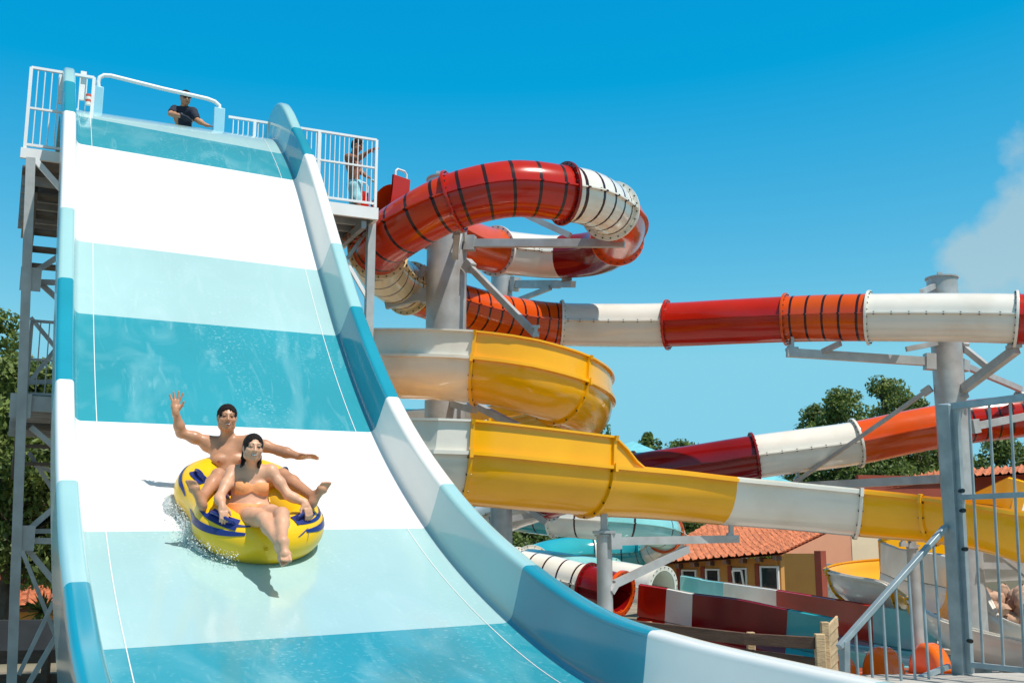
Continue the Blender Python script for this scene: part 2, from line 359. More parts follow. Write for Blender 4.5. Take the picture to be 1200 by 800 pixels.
def pos_x(s,lat,h):
    e=.01; dz=(zprof(s+e)-zprof(s-e))/(2*e); n=1/np.sqrt(1+dz*dz)
    return A2*(s-h*dz*n)[:,None]+W2*(lat+DL)[:,None]+ZUP*(zprof(s)+h*n-twist(s,lat))[:,None]
taper=lambda s:np.clip((18.5-s)/.85,0.0,1.0)*(1+.38*np.exp(-((s-16.75)/.62)**2))
for k in range(len(SCOL)):
    n=max(6,int((SB_R[k]-SB_R[k+1])/.09)); f=np.linspace(0,1,n+1)
    wl=np.clip(XS[:,0]/W,-.2,1.2); G=[]
    for t in f:
        sr=SB_R[k]*(1-t)+SB_R[k+1]*t; sl=SB_L[k]*(1-t)+SB_L[k+1]*t
        s=sl+(sr-sl)*wl
        h=np.where(XS[:,1]>0,XS[:,1]*np.maximum(taper(s),.05),XS[:,1])
        G.append(pos_x(s,XS[:,0],h))
    G=np.array(G); K=len(XS); mi=[]
    for i in range(n):
        for j in range(K): mi.append(0 if NLEFT-4<=j<NLEFT+NMID+2 else 1)
    mb=MB(); mb.grid(G,mi,closeV=True)
    if k in(0,len(SCOL)-1):
        e=0 if k==0 else -1; c=G[e]; fl=[]
        for j in range(NLEFT): fl.append((j,j+1,K-1))
        mb.add(c,[tuple(range(K)) if k else tuple(range(K-1,-1,-1))],1)
    o=mb.build('slide_panel',[M['slide_'+SCOL[k]],M['wall_'+SCOL[k]]],slide,ang=30)
    o['label']={'white':'white','pale':'pale aqua','cyan':'turquoise'}[SCOL[k]]+' panel of the slide'
for lat in(0,W):
    ss=np.arange(-4,16.6,.12); G=[]
    for s in ss: tw=ZUP*float(twist(s,lat)); G.append([slide_pt(s,lat-.0035,.004)-tw,slide_pt(s,lat+.0035,.004)-tw])
    mb=MB(); mb.grid(np.array(G),0); mb.build('lane_line',M['white'],slide)
for s in(2.5,6.5,9.5,12.0,14.2):
    for lat in(.2,W-.2):
        b=SL(s,lat,0); mb=MB(); mb.cyl(b,SL(s,lat,float(zprof(s))-.30),.06,n=12); mb.box(b+ZUP*.01,.16,.16,.012); mb.build('support_post',M['darksteel'],slide)
# white bar over the start of the slide
bar=thing('start_bar','white bent pipe bar on two light blue posts over the wide slide top','bar',plane_pt(115,125,17.0))
a=plane_pt(115.5,103,17.0); b=plane_pt(257,128,17.0)
pts=[a-ZUP*.1,a+ZUP*.07]
c0=plane_pt(114.5,93,17.0); 
pts=[a,plane_pt(115,96,17.0),plane_pt(117,91,17.0),plane_pt(122,88.5,17.0),plane_pt(130,89,17.0),plane_pt(190,104,17.0),plane_pt(243,116,17.0),plane_pt(252,119.5,17.0),plane_pt(257,124,17.0),b]
mb=MB(); mb.pipe(pts,.032,n=12); mb.build('bar',M['whitesteel'],bar)
for q,(wx,wy) in((a,(.075,.05)),(b,(.085,.05))):
    mb=MB(); mb.box(q+ZUP*(-.35),wx,wy,.36,W2,A2,ZUP); mb.build('post',M['bluepost'],bar,bevel=.012)
# ---------------------------------------------------------------- tower
DECKZ=7.86
tower=thing('slide_tower','tall galvanised steel stair tower with cross bracing behind the wide striped slide','tower',SL(17.5,1.5,0))
def tp(name,fn,m='darksteel',**k):
    mb=MB(); fn(mb); return mb.build(name,M[m] if isinstance(m,str) else m,tower,**k)
SF,SBK=16.05,20.0
LA,LB=-.82,4.55          # lateral range of the deck, measured from the left lane line
# left front leg follows the photograph
Ltop=plane_pt(36,186,15.95); Lbot=plane_pt(13.5,800,15.95); Lg=Lbot+(Lbot-Ltop)*(Lbot[2]/(Ltop[2]-Lbot[2]))
def leg(a,b,w=.13):
    def f(mb):
        mb.beam(a,b,w,w,up=A2); mb.box(V(b[0],b[1],.015),.2,.2,.02)
    return f
tp('leg',leg(Ltop,Lg,.12),'steel')
R0=SL(17.2,4.25,0); 
rt=plane_pt(434,300,17.3); leg_tops=[(rt*[1,1,0]+ZUP*DECKZ,rt*[1,1,0])]
for (s,lat) in((19.6,LA+1.2),(19.6,LB-.15),(19.6,1.6)):
    leg_tops.append((SL(s,lat,DECKZ),SL(s,lat,0)))
for t,b in leg_tops: tp('leg',leg(t,b,.13),'steel')
def deck(mb):
    mb.box(SL((17.0+SBK)/2,(LA+LB)/2,DECKZ-.03),(LB-LA)/2,(SBK-17.0)/2,.03,W2,A2,ZUP)
    mb.box(SL(16.7,LA+.38,DECKZ-.03),.30,.33,.03,W2,A2,ZUP)
tp('deck',deck,'deck')
# fascia beams
fl0=plane_pt(24,179,16.33); fl1=fl0+W2*.62
tp('fascia_beam',lambda mb:(mb.beam(fl0,fl1,.05,.15)),'whitesteel')
fr0=SL(16.95,2.75,DECKZ-.07); fr1=SL(16.95,LB+.02,DECKZ-.07)
tp('fascia_beam',lambda mb:mb.beam(fr0,fr1,.06,.2),'whitesteel')
tp('fascia_beam',lambda mb:mb.beam(SL(17,LB,DECKZ-.07),SL(SBK,LB,DECKZ-.07),.06,.2),'whitesteel')
def joists(mb):
    for s in np.arange(17.3,19.9,.42): mb.beam(SL(s,LA,DECKZ-.13),SL(s,LB,DECKZ-.13),.06,.14)
    for lat in(LA+.1,.6,1.8,3.2,LB-.2): mb.beam(SL(17,lat,DECKZ-.26),SL(SBK,lat,DECKZ-.26),.08,.12)
tp('joist_frame',joists,'darksteel')
# lower landings, stair flights and bracing seen beside the slide
def landing(z,s0,s1,l0,l1):
    def f(mb):
        mb.box(SL((s0+s1)/2,(l0+l1)/2,z),(l1-l0)/2,(s1-s0)/2,.03,W2,A2,ZUP)
        mb.beam(SL(s0,l0,z-.06),SL(s0,l1,z-.06),.06,.2); mb.beam(SL(s1,l0,z-.06),SL(s1,l1,z-.06),.06,.2)
        for q in np.arange(s0+.3,s1,.4): mb.beam(SL(q,l0,z-.1),SL(q,l1,z-.1),.05,.12)
    return f
zl=[plane_pt(40,468,16.0)[2],plane_pt(40,640,16.0)[2]]
tp('landing',landing(zl[0],16.0,19.8,LA+.12,1.8),'darksteel')
def flight(z0,z1,s0,s1,l0,l1):
    n=int((z1-z0)/.19)
    def f(mb):
        for k in range(n):
            t=(k+.5)/n; mb.box(SL(s0+(s1-s0)*t,(l0+l1)/2,z0+(z1-z0)*t),(l1-l0)/2,.14,.02,W2,A2,ZUP)
        for l in(l0,l1): mb.beam(SL(s0,l,z0-.02),SL(s1,l,z1-.02),.04,.22)
    return f
yz=lambda y,s:plane_pt(55,y,s)[2]
tp('stair_flight',flight(yz(302,17.6),yz(225,17.6),18.8,17.4,LA+.22,.9),'deck')
tp('stair_flight',flight(yz(548,17.6),zl[0]-.1,18.8,17.4,LA+.22,.9),'deck')
def pl(x0,y0,x1,y1,s,w=.07,m='darksteel'):
    a=plane_pt(x0,y0,s); b=plane_pt(x1,y1,s+.001)
    tp('brace',lambda mb:mb.beam(a,b,w,w*.8,up=A2),m)
for q in((40,186,92,245,16.1,.075,'whitesteel'),(36,322,92,285,16.2,.07),(36,322,92,372,16.2,.07),(36,330,92,332,16.15,.07),(34,448,92,375,18.0,.06),(36,372,92,440,18.4,.06),
          (30,448,92,446,16.3,.06),(20,470,92,474,16.05,.16,'steel'),(36,500,92,548,16.2,.07,'steel'),(28,625,92,570,16.2,.075,'steel'),(28,622,92,622,16.3,.06,'steel'),(28,633,92,634,16.1,.08,'steel'),
          (28,638,92,716,16.2,.075,'steel'),(24,640,75,770,18.2,.06,'steel'),(70,690,22,790,18.0,.06,'steel'),(92,700,34,800,17.0,.07,'steel'),(34,530,85,610,18.6,.06),(40,545,85,560,19.5,.06)):
    pl(*q)
for q in((402,300,432,352,17.3,.06,'whitesteel'),(396,318,436,262,17.6,.06),(380,352,432,385,17.6,.06,'steel')): pl(*q)
for (x,y) in((36,327),(28,630),(24,475)): tp('gusset_plate',lambda mb:mb.box(plane_pt(x,y,15.93),.13,.015,.16,W2,A2,ZUP),'steel')
# ---------------------------------------------------------------- railings
def railing(name,label,a,b,h,nb,posts,m='whitesteel',mid=.5,br=.0085,pr=.028,group=None):
    r=thing(name,label,'railing',a,group)
    def up(q): return q+ZUP*h
    mb=MB(); mb.beam(up(a),up(b),.036,.036); mb.build('top_rail',M[m],r)
    mb=MB(); mb.beam(a+ZUP*.06,b+ZUP*.06,.035,.035); mb.build('bottom_rail',M[m],r)
    if mid: mb=MB(); mb.beam(a+ZUP*h*mid,b+ZUP*h*mid,.03,.03); mb.build('middle_rail',M[m],r)
    for t in posts:
        q=a+(b-a)*t; mb=MB(); mb.beam(q,up(q),.045,.045,up=A2); mb.build('post',M[m],r)
    mb=MB()
    for k in range(1,nb):
        q=a+(b-a)*k/nb; mb.cyl(q+ZUP*.06,up(q),br,n=8,caps=False)
    mb.build('bars',M[m],r); return r
la=plane_pt(29,174,16.35); lb=la+W2*.84
r1=railing('guard_railing','white barred railing with an end loop left of the wide slide at its top',la,lb,plane_pt(29,78,16.35)[2]-la[2],9,(0,1.0))
mb=MB(); mb.box(plane_pt(97,101,16.4),.04,.02,.22,W2,A2,ZUP); mb.box(plane_pt(71.5,105,16.31),.03,.02,.22,W2,A2,ZUP); mb.build('end_plate',M['whitesteel'],r1)
re=plane_pt(439.5,243,16.97); rs=SL(16.97,2.08,0); rs[2]=re[2]; hh=plane_pt(439.5,164,16.97)[2]-re[2]
railing('guard_railing','long white barred railing along the tower platform right of the wide slide',rs,re,hh,31,(.17,.6,1.0),mid=.58)
railing('guard_railing','white railing along the back edge of the tower platform',SL(SBK-.05,LA+.1,DECKZ),SL(SBK-.05,LB-.1,DECKZ),hh,44,(0,.25,.5,.75,1.0))
a=SL(16.1,LA+.28,zl[0]+.03); b=SL(16.1,.35,zl[0]+.03)
railing('guard_railing','grey barred railing on the half way landing of the stair tower',a,b,1.05,8,(0,1.0),m='darksteel')
# red and white tape on the rail end
tp_=plane_pt(103.5,117,16.3); mb=MB(); 
for k in range(4): mb.cyl(tp_+ZUP*(.04*k-.08),tp_+ZUP*(.04*k-.04),.038,n=10,mi=k%2)
o=mb.build('tape_wrap',[M['paper'],M['sign']],None); tag(o,'red and white tape wrapped round the railing end at the top of the slide','tape')
# ---------------------------------------------------------------- red tube slide (tower start, full loop, long straights, exit trough)
RC=[(452,245,20.6),(500,262,21.4),(545,284,22.7),(580,294,23.7),(620,299,24.4),(655,301,24.3),(700,296,23.6),(722,282,22.4),(728,262,21.0),(715,247,19.9),(692,233,19.2),
 (662,227,18.8),(600,221,18.5),(532,236,18.5),(478,264,18.85),(444,291,19.6),(448,316,20.7),(475,336,21.9),(520,353,22.9),(570,367,23.6),(615,376,24.1),
 (657,380,24.4),(720,381,24.2),(782,380.5,23.9),(855,377,23.3),(922,374,22.8),(970,372.5,22.4),(1018,372,22.0),(1105,372,21.4),(1190,373.5,20.8),(1270,380,20.6),
 (1345,396,21.0),(1385,420,22.2),(1350,447,23.6),(1270,468,24.2),(1200,486,24.4),(1135,494,24.4),(1070,505,24.4),(1003,519,24.4),(945,527,24.4),(884,535,24.4),
 (815,546,24.5),(747,556,24.7),(690,570,25.2),(640,584,26),(585,604,27.4),(545,630,28.6),(550,652,28.8),(590,663,28.4),(640,672,27.6),(690,685,26.8),(728,696,26.2)]
rp=Path([P(*c) for c in RC],smooth=1)
red=thing('tube_slide','long closed red, orange and white tube slide looping round the tallest column','tube slide',P(*RC[21])*[1,1,0])
RS=[(0,3,'orange',0,0),(3,5.1,'cream',0,1),(5.1,7.1,'darkred',0,0),(7.1,9,'orange',0,0),(9,11,'cream',5,1),(11,13,'red',5,0),(13,15.1,'redorange',5,0),(15.1,17.1,'ivory',5,1),
    (17.1,21,'orange',13,0),(21,23,'cream',0,1),(23,25,'red',0,0),(25,27,'orange',5,0),(27,29,'cream',0,1),(29,31,'red',0,0),(31,33,'cream',0,1),(33,35,'red',0,0),(35,36.15,'red',5,0),(36.15,38,'orange',0,0),
    (38,40,'cream',0,1),(40,42,'darkred',0,0),(42,44,'red',0,0),(44,46,'cream',0,1),(46,48.3,'red',0,0),(48.3,50,'cream',5,1),(50,51,'darkred',0,0)]
for i,(u0,u1,m,bd,bs) in enumerate(RS):
    tube_section(rp,rp.du(u0),rp.du(u1),m,red,bands=bd,boltseam=bool(bs),open_end=(i==len(RS)-1))
for u,m in((3,'cream'),(7.1,'orange'),(9,'cream'),(11,'darkred'),(13,'red'),(15.1,'ivory'),(17.1,'ivory'),(21,'cream'),(23,'red'),(25,'orange'),(27,'cream'),(29,'cream'),(31,'red'),(33,'cream'),(35,'cream'),
           (38,'cream'),(40,'darkred'),(42,'darkred'),(44,'cream'),(46,'red'),(48.3,'cream'),(50,'darkred')):
    tube_ring(rp,rp.du(u),m,red)
tube_ring(rp,rp.L-.02,'orange',red,w=.1,out=.1)
# open start tub on the platform
sb=P(447,236,20.2); mb=MB(); t=nrm(rp.at(1.0)-rp.at(0)); t[2]=0; t=nrm(t); x=np.cross(t,ZUP)
o_=np.array([(-.58,.32),(-.56,.05),(-.48,-.36),(-.25,-.48),(.25,-.48),(.48,-.36),(.56,.05),(.58,.32)]); i_=thick(o_,.04)
G=np.array([np.concatenate([sb+o_[:,:1]*x+o_[:,1:]*ZUP*1.0+t*q, (sb+i_[:,:1]*x+i_[:,1:]*ZUP+t*q)[::-1]]) for q in(-.25,-.1,0,.1,.16)])
mb.grid(G,0,closeV=True,flip=True); mb.build('start_tub',M['red'],red)
for k in(-1,1):
    mb=MB(); q=sb+x*.52*k+ZUP*.3-t*.1
    mb.pipe([q-t*.05,q-t*.05+ZUP*.12,q+t*.0+ZUP*.17,q+t*.17+ZUP*.17,q+t*.22+ZUP*.12,q+t*.22],.02,n=8)
    mb.build('grab_rail',M['whitesteel'],red)
# exit trough of the red slide
def fprof(hw,dep,el=0,er=0,flat=.75): 
    p=flume_profile(hw,dep,el,er,flat); return lambda d:p
EC=[(728,724,26.2),(760,730,25.6),(790,737,25.0),(845,746,23.9),(898,759,23.0),(958,773,22.0)]
ep=Path([P(*c) for c in EC],smooth=0); pr=fprof(.60,.55,.76)
for u0,u1,m in((0,1,'red'),(1,2,'cream'),(2,4.05,'darkred'),(4.05,5,'teal')):
    flume_section(ep,ep.du(u0),ep.du(u1),m,red,pr,name='exit_trough')
# ---------------------------------------------------------------- yellow open flume
YL=[(352,404,21.2),(410,415,19.3),(448,416,18.8),(500,417,18.4),(553,419.5,18.2),(618,428,18.2),(685,446,18.9),(717,466,20.4),(706,483,22.2),(650,495,23.6),(570,500,24.2),(490,505,23.2),(432,514,20.6),(415,521,17.8),(438,527,15.9),
    (490,529.5,15.05),(550,531,15.0),(630,538.5,15.4),(715,547.5,16.0),(735,549.5,16.2),(800,555.5,16.9),(864,563,17.3),(935,569.5,17.4),(1010,577,17.3),(1060,582,17.1),(1105,588,16.7),(1160,597,16.2),(1230,607,15.9),(1310,618,16.4),(1355,628,18.0),(1345,637,21.5),(1250,643,25.6),(1150,649,27.2),(1072,655,27.2),(1012,660,26.4),(988,668,25.2),(1014,677,24.2),(1062,687,23.4),(1092,706,21.8),(1125,727,20.4),(1172,742,19.4),(1235,757,18.6)]
yp=Path([P(*c) for c in YL],smooth=1)
# the listed line is the visible outer rim; the trough's centre line lies half a width inside it
xs_=np.array([yp.frame(d)[2] for d in yp.d]); 
for _ in range(10): xs_[1:-1]=(xs_[:-2]+xs_[1:-1]*2+xs_[2:])/4
yp.p=yp.p-xs_*(.60*np.clip((34.0-yp.u)/4+.0,.35,1))[:,None]; yp.d=np.r_[0,np.cumsum(np.linalg.norm(np.diff(yp.p,axis=0),axis=1))]; yp.L=yp.d[-1]
yel=thing('open_flume_slide','bright yellow and white open trough slide winding round the tallest column','water slide',P(*YL[16])*[1,1,0])
y1,y2=yp.du(18.1),yp.du(19.3); ya,yb,yc=yp.du(24.6),yp.du(25.7),yp.du(38)
def yprof(d):
    er=.43 if d<y1 else .43*max(0,1-(d-y1)/(y2-y1))
    el=0 if d<ya else ((.5 if d<yp.du(30) else .66)*min(1,(d-ya)/(yb-ya)) if d<yc else .66*max(0,1-(d-yc)/1.2))
    # keep the outline's point count constant so that sections can be lofted
    p=flume_profile(.6,.67,.03,.03,0).copy()
    hw=.6; p[0]=(-hw-.05*(el>.05)-.0,max(el,.03)+.03); p[1]=(-hw-.05*(el>.05),max(el,.03)); p[2]=(-hw,max(el,.031)); p[3]=(-hw,.029)
    p[-1]=(hw+.05*(er>.05),max(er,.03)+.03); p[-2]=(hw+.05*(er>.05),max(er,.03)); p[-3]=(hw,max(er,.031)); p[-4]=(hw,.029)
    return p
YS=[(0,4,'cream'),(4,6.05,'yellow'),(6.05,8,'yellow'),(8,10.2,'yellow'),(10.2,12.2,'cream'),(12.2,14,'yellow'),(14,16,'cream'),(16,18.1,'yellow'),(18.1,21,'yellow'),(21,23,'cream'),(23,24.45,'yellow'),(24.45,27,'yellow'),(27,29,'cream'),(29,31,'yellow'),(31,32.4,'cream'),(32.4,35.3,'yellow'),(35.3,37.15,'cream'),(37.15,37.9,'yellow'),(37.9,41,'cream')]
for u0,u1,m in YS: flume_section(yp,yp.du(u0),yp.du(u1),m,yel,yprof)
for u in(4,6.05,8,10.2,16,18.1,23,24.45,32.4,35.3,37.15,37.9):
    flume_ring(yp,yp.du(u),'cream' if u==23 else 'yellow',yel,yprof)
# ---------------------------------------------------------------- teal tube slide with its own exit trough
TC=[(560,596,34.5),(605,601,34),(650,606,33.2),(712,611,32.6),(760,617,33),(784,629,34.6),(765,645,36.6),(705,648,37.2),(655,650,36.6),(622,662,34.6),(650,668,33),(700,676,32),(740,683,31.2),(776,690,30.4)]
tpth=Path([P(*c) for c in TC],smooth=1)
teal=thing('tube_slide','teal and white closed tube slide low behind the yellow flume, ending beside the ochre building','tube slide',P(*TC[3])*[1,1,0])
for i,(u0,u1,m,bd) in enumerate(((0,2,'teal',3),(2,3,'cream',1),(3,4.6,'lightteal',2),(4.6,6,'cream',2),(6,7.2,'teal',3),(7.2,9,'teal',0),(9,10,'cream',0),(10,11.4,'lightteal',0),(11.4,13,'cream',0))):
    tube_section(tpth,tpth.du(u0),tpth.du(u1),m,teal,bands=bd,R=.54,open_end=(i==8))
for u,m in((2,'cream'),(3,'lightteal'),(4.6,'orange'),(6,'teal'),(7.2,'cream'),(9,'cream'),(11.4,'lightteal')): tube_ring(tpth,tpth.du(u),m,teal,R=.54,bolts=16)
tube_ring(tpth,tpth.L-.02,'cream',teal,R=.54,w=.1,out=.1)
BC=[(776,708,30.4),(800,713,29.6),(825,718,29.0),(885,730,26.6),(940,742,24.8),(995,755,23.0),(1068,769,21.2)]
bp_=Path([P(*c) for c in BC],smooth=0); pr2=fprof(.62,.55,.76)
for u0,u1,m in((0,2,'lightteal'),(2,3,'cream'),(3,5,'red'),(5,6,'lightteal')):
    flume_section(bp_,bp_.du(u0),bp_.du(u1),m,teal,pr2,name='exit_trough')
# a further teal slide seen in the gap under the upper yellow turn
T2=Path([P(395,470,30),P(450,488,29),P(505,493,28.5),P(560,497,28.5),P(640,510,29.5),P(690,530,32)],1)
t2=thing('tube_slide','narrow dark teal tube slide glimpsed between the two yellow flume levels','tube slide',P(505,493,28.5)*[1,1,0])
for u0,u1,m in((0,2.6,'teal'),(2.6,3.2,'lightteal'),(3.2,5,'cream')): tube_section(T2,T2.du(u0),T2.du(u1),m,t2,R=.27)
tube_ring(T2,T2.du(2.6),'lightteal',t2,R=.27,bolts=12)
# orange splash lips at the end of the two troughs
def lip(c,s,ori):
    mb=MB(); t=ori; x=nrm(np.cross(t,ZUP)); n=14
    o=[c-t*.75*s]+[c+t*(.75*s*-math.cos(a))+ZUP*(1.0*s*math.sin(a)) for a in np.linspace(0,math.pi*.96,n)]
    a=[p-x*.15 for p in o]; b=[p+x*.15 for p in o]; m=len(o)
    f=[tuple(range(m-1,-1,-1)),tuple(range(m,2*m))]+[(i,(i+1)%m,m+(i+1)%m,m+i) for i in range(m)]
    mb.add(np.array(a+b),f); return mb
ld=nrm((bp_.p[-1]-bp_.p[0])*[1,1,0]); lx=np.cross(ld,ZUP)
lips=thing('splash_outlet','orange slide outlet with rounded side wings at the foot of the trough slides','slide outlet',P(1062,800,21.5))
c=P(1054,796,18.5)
mb=MB(); mb.box(c,.62,.9,.12,lx,ld,ZUP); mb.build('base',M['brightorange'],lips,bevel=.05)
for (px,py,Z,s) in((1036,797,18.0,.54),(1091,792,18.3,.54),(985,797,18.3,.42)):
    lip(P(px,py,Z),s,ld).build('side_wing',M['brightorange'],lips,bevel=.07)
st=thing('channel_kerb','pale turquoise stepped water channel beside the orange slide outlets','channel',P(1000,785,23))
for k,(m,dz) in enumerate((('lightteal',0),('white',.16),('lightteal',.30))):
    c=P(1005+8*k,778-7*k,22.6+.5*k); mb=MB(); mb.box(c,.5,2.6,.18,lx,ld,ZUP); mb.build('step',M[m],st,bevel=.03)
# ---------------------------------------------------------------- columns and arms
def column(px,py,Z,pyb,r,label,top_cap=True,pxb=None,extra=0.0):
    top=P(px,py,Z); base=top*[1,1,0]
    t=thing('support_column',label,'column',base,'steel columns carrying the slides')
    mb=MB(); mb.cyl(base,top,r,r,28); mb.build('shaft',M['steel'],t)
    mb=MB(); mb.cyl(top,top+ZUP*.03,r+.03,n=28); 
    for k in range(3):
        a=k*2.1; c=top+V(math.cos(a),math.sin(a),0)*(r-.08)+ZUP*.05; mb.box(c,.05,.02,.05)
    mb.build('cap_plate',M['steel'],t)
    mb=MB(); mb.cyl(base+ZUP*.005,base+ZUP*.04,r+.22,n=28); mb.build('base_plate',M['darksteel'],t)
    return t
def arm(t,a,b,w=.13,h=.16,pad=True,name='arm'):
    mb=MB(); mb.beam(a,b,w,h); d=nrm(np.asarray(b)-np.asarray(a))
    if pad:
        for e,sg in((np.asarray(a),1),): mb.box(e+d*.08*sg,w*.75,.10,h*.95,nrm(np.cross(d,ZUP)),d,np.cross(nrm(np.cross(d,ZUP)),d))
    mb.build(name,M['steel'],t)
def saddle(t,px,py,Z,s=1.0):
    c=P(px,py,Z); mb=MB(); mb.box(c,.11*s,.11*s,.03); mb.box(c+ZUP*.14*s,.03,.09*s,.14*s); mb.box(c+ZUP*.30*s,.14*s,.10*s,.025)
    mb.cyl(c+V(-.05,-.1,.05)*s,c+V(-.05,.1,.05)*s,.03,n=8); mb.build('saddle_bracket',M['steel'],t)
c1=column(524.5,212,21.6,0,.385,'tallest and thickest steel column, standing inside the red loop and the yellow turns')
arm(c1,P(546,285,21.2),P(732,285,20.4),.12,.15); arm(c1,P(612,250,21.3),P(668,276,20.8),.09,.11,False,'brace'); arm(c1,P(548,240,21.5),P(612,250,21.3),.09,.11,False,'brace'); arm(c1,P(540,272,21.2),P(533,300,19.9),.12,.14); arm(c1,P(533,300,19.6),P(536,272,18.8),.10,.12,False,'strut')
saddle(c1,722,281,20.4); saddle(c1,535,270,18.8,.9)
arm(c1,P(503,345,21.3),P(452,358,21.4),.12,.14); arm(c1,P(500,312,21.4),P(472,350,21.4),.08,.1,False,'brace'); saddle(c1,456,352,21.3,.9)
arm(c1,P(547,309,21.0),P(628,392,19.4),.10,.11); saddle(c1,628,393,19.3,.5)
arm(c1,P(552,472,20.9),P(606,499,19.0),.11,.12); arm(c1,P(520,470,20.9),P(556,480,19.4),.11,.12)
c2=column(588,322,26.6,0,.256,'second steel column behind the red loop, under the level red tube')
arm(c2,P(601,333,26.40),P(655,333,24.70),.12,.18); arm(c2,P(655,333,24.70),P(672,333,24.10),.12,.14,False); arm(c2,P(601,354,26.40),P(645,337,24.90),.09,.1,False,'brace'); saddle(c2,664,328,24.4)
arm(c2,P(590,575,25.90),P(640,612,25.50),.12,.14); arm(c2,P(575,612,25.70),P(640,600,25.70),.12,.14)
c3=column(1103.5,327,22.9,0,.303,'thick steel column at the right behind the gate, carrying the level red and white tube')
arm(c3,P(1094,424,22.40),P(922,413,22.30),.13,.17); arm(c3,P(1098,402,22.50),P(1062,409,22.40),.08,.1,False,'brace'); arm(c3,P(985,402,22.00),P(964,412,22.30),.08,.1,False,'brace'); saddle(c3,928,409,22.5)
arm(c3,P(1122,461,22.40),P(1191,409,20.80),.14,.17); saddle(c3,1188,406,20.8)
arm(c3,P(1124,403,22.70),P(1156,429,22.00),.1,.12); arm(c3,P(1127,427,22.90),P(1196,456,24.00),.1,.12); arm(c3,P(1090,455,22.60),P(930,566,24.30),.075,.075); arm(c3,P(1118,560,22.60),P(930,570,24.40),.13,.17); arm(c3,P(1095,335,22.70),P(1080,342,22.00),.08,.1,False,'strut'); saddle(c3,935,562,24.4,.8); arm(c3,P(1138,500,22.70),P(1210,486,23.80),.12,.15)
c4=column(708,628,16.4,0,.115,'slim round post under the straight yellow flume, left of the roofed ochre building')
t4=P(708,628,16.4); mb=MB(); mb.box(t4+ZUP*.06,.16,.16,.02); mb.box(t4+ZUP*.28,.045,.09,.24); mb.box(t4+ZUP*.5+V(.03,0,0),.1,.09,.03); mb.build('saddle_bracket',M['steel'],c4)
arm(c4,P(714,634,16.3),P(864,631,17.8),.10,.12); arm(c4,P(716,694,16.2),P(722,684,16.3),.08,.08,False,'strut'); arm(c4,P(720,684,16.3),P(806,643,17.15),.09,.11,False,'brace'); saddle(c4,857,629,17.75,.8)
c5=column(1069,640,19.0,0,.10,'square topped post under the right hand end of the yellow flume, left of the gate post')
saddle(c5,1069,640,18.95,.7); saddle(c5,1059,638,18.95,.55)
c6=column(1131,625,20.5,0,.28,'stout grey column rising to the underside of the yellow flume behind the gate bars')
arm(c6,P(1140,662,20.2),P(1230,664,20.9),.10,.12); arm(c6,P(1160,640,20.0),P(1205,675,20.5),.08,.1,False,'brace')
# ---------------------------------------------------------------- setting
def sheet(name,pts,m,z=None):
    mb=MB(); mb.add(np.array(pts,float),[tuple(range(len(pts)))]); o=mb.build(name,M[m],smooth=False); o['kind']='structure'; return o
sheet('ground',[(-400,-200,0),(400,-200,0),(400,900,0),(-400,900,0)],'ground')
sheet('pavement',[(-1,-6,.004),(22,-6,.004),(22,34,.004),(-1,34,.004)],'concrete')
# raised terrace at the lower right
TZ=1.27
q=[ground_pt(1010,790,TZ),ground_pt(1330,786,TZ)]
d=nrm(q[1]-q[0]); back=V(0,-1,0); pts=[q[0]+V(.0,0,0),q[1],q[1]+back*14,q[0]+V(-.1,0,0)+back*7.0]
pts=[q[0],q[1],V(q[1][0],-5,TZ),V(4.4,-5,TZ),V(3.2,4.0,TZ)]
mb=MB(); n=len(pts); mb.add(np.array(pts+[p*[1,1,0] for p in pts]),[tuple(range(n-1,-1,-1))]+[(i,(i+1)%n,n+(i+1)%n,n+i) for i in range(n)])
o=mb.build('terrace',M['concrete'],smooth=False); o['kind']='structure'
# ---------------------------------------------------------------- gate with bars, and the stair rail beside it
gate=thing('gate_fence','tall blue grey zinc coated barred gate with a thick post at the lower right','gate',ground_pt(1125,785,TZ))
gz=10.0
g0=P(1110,473,gz); g1=P(1127,783,gz); gx=nrm(P(1200,457,9.35)*[1,1,0]-g0*[1,1,0])
base=g1*[1,1,0]+ZUP*TZ; top=base*[1,1,0]+ZUP*g0[2]; top=g0
def gp(t,z): return base+(top-base)*((z-TZ)/(top[2]-TZ))+gx*t
mb=MB(); mb.beam(gp(0,TZ),gp(0,top[2]),.13,.13,up=gx); mb.build('post',M['bluesteel'],gate,bevel=.008)
mb=MB(); mb.beam(gp(.085,TZ+.02),gp(.085,top[2]-.05),.045,.06,up=gx); mb.build('frame_stile',M['bluesteel'],gate)
zt=top[2]; zm=P(1123,583,gz)[2]; zb=P(1135,777,gz)[2]
for nm,z,w in(('top_rail',zt-.03,.06),('middle_rail',zm,.045),('bottom_rail',zb,.045)):
    mb=MB(); mb.beam(gp(.05,z),gp(2.3,z),w,w); mb.build(nm,M['bluesteel'],gate)
for k in range(1,13):
    t=.02+.205*k; mb=MB(); mb.cyl(gp(t,zb),gp(t,zt-.03),.0125,n=10,caps=False) 
    if t<2.3: mb.build('bar',M['bluesteel'],gate)
mb=MB()
for y in(575,598,643,750):
    c=P(1119,y,gz-.08); c=gp(.02,c[2]); mb.cyl(c+V(.03,-.13,0),c+V(.03,-.06,0),.02,n=8)
mb.build('hinge',M['shades'],gate)
hr=thing('stair_handrail','sloping grey steel stair rail with upright bars descending left from the gate post','handrail',P(985,800,9.2)*[1,1,0]+ZUP*TZ)
h0=P(1108,617,gz-.02); h1=P(983,758,9.3)
mb=MB(); mb.beam(h0,h1,.06,.045); mb.build('top_rail',M['bluesteel'],hr,bevel=.006)
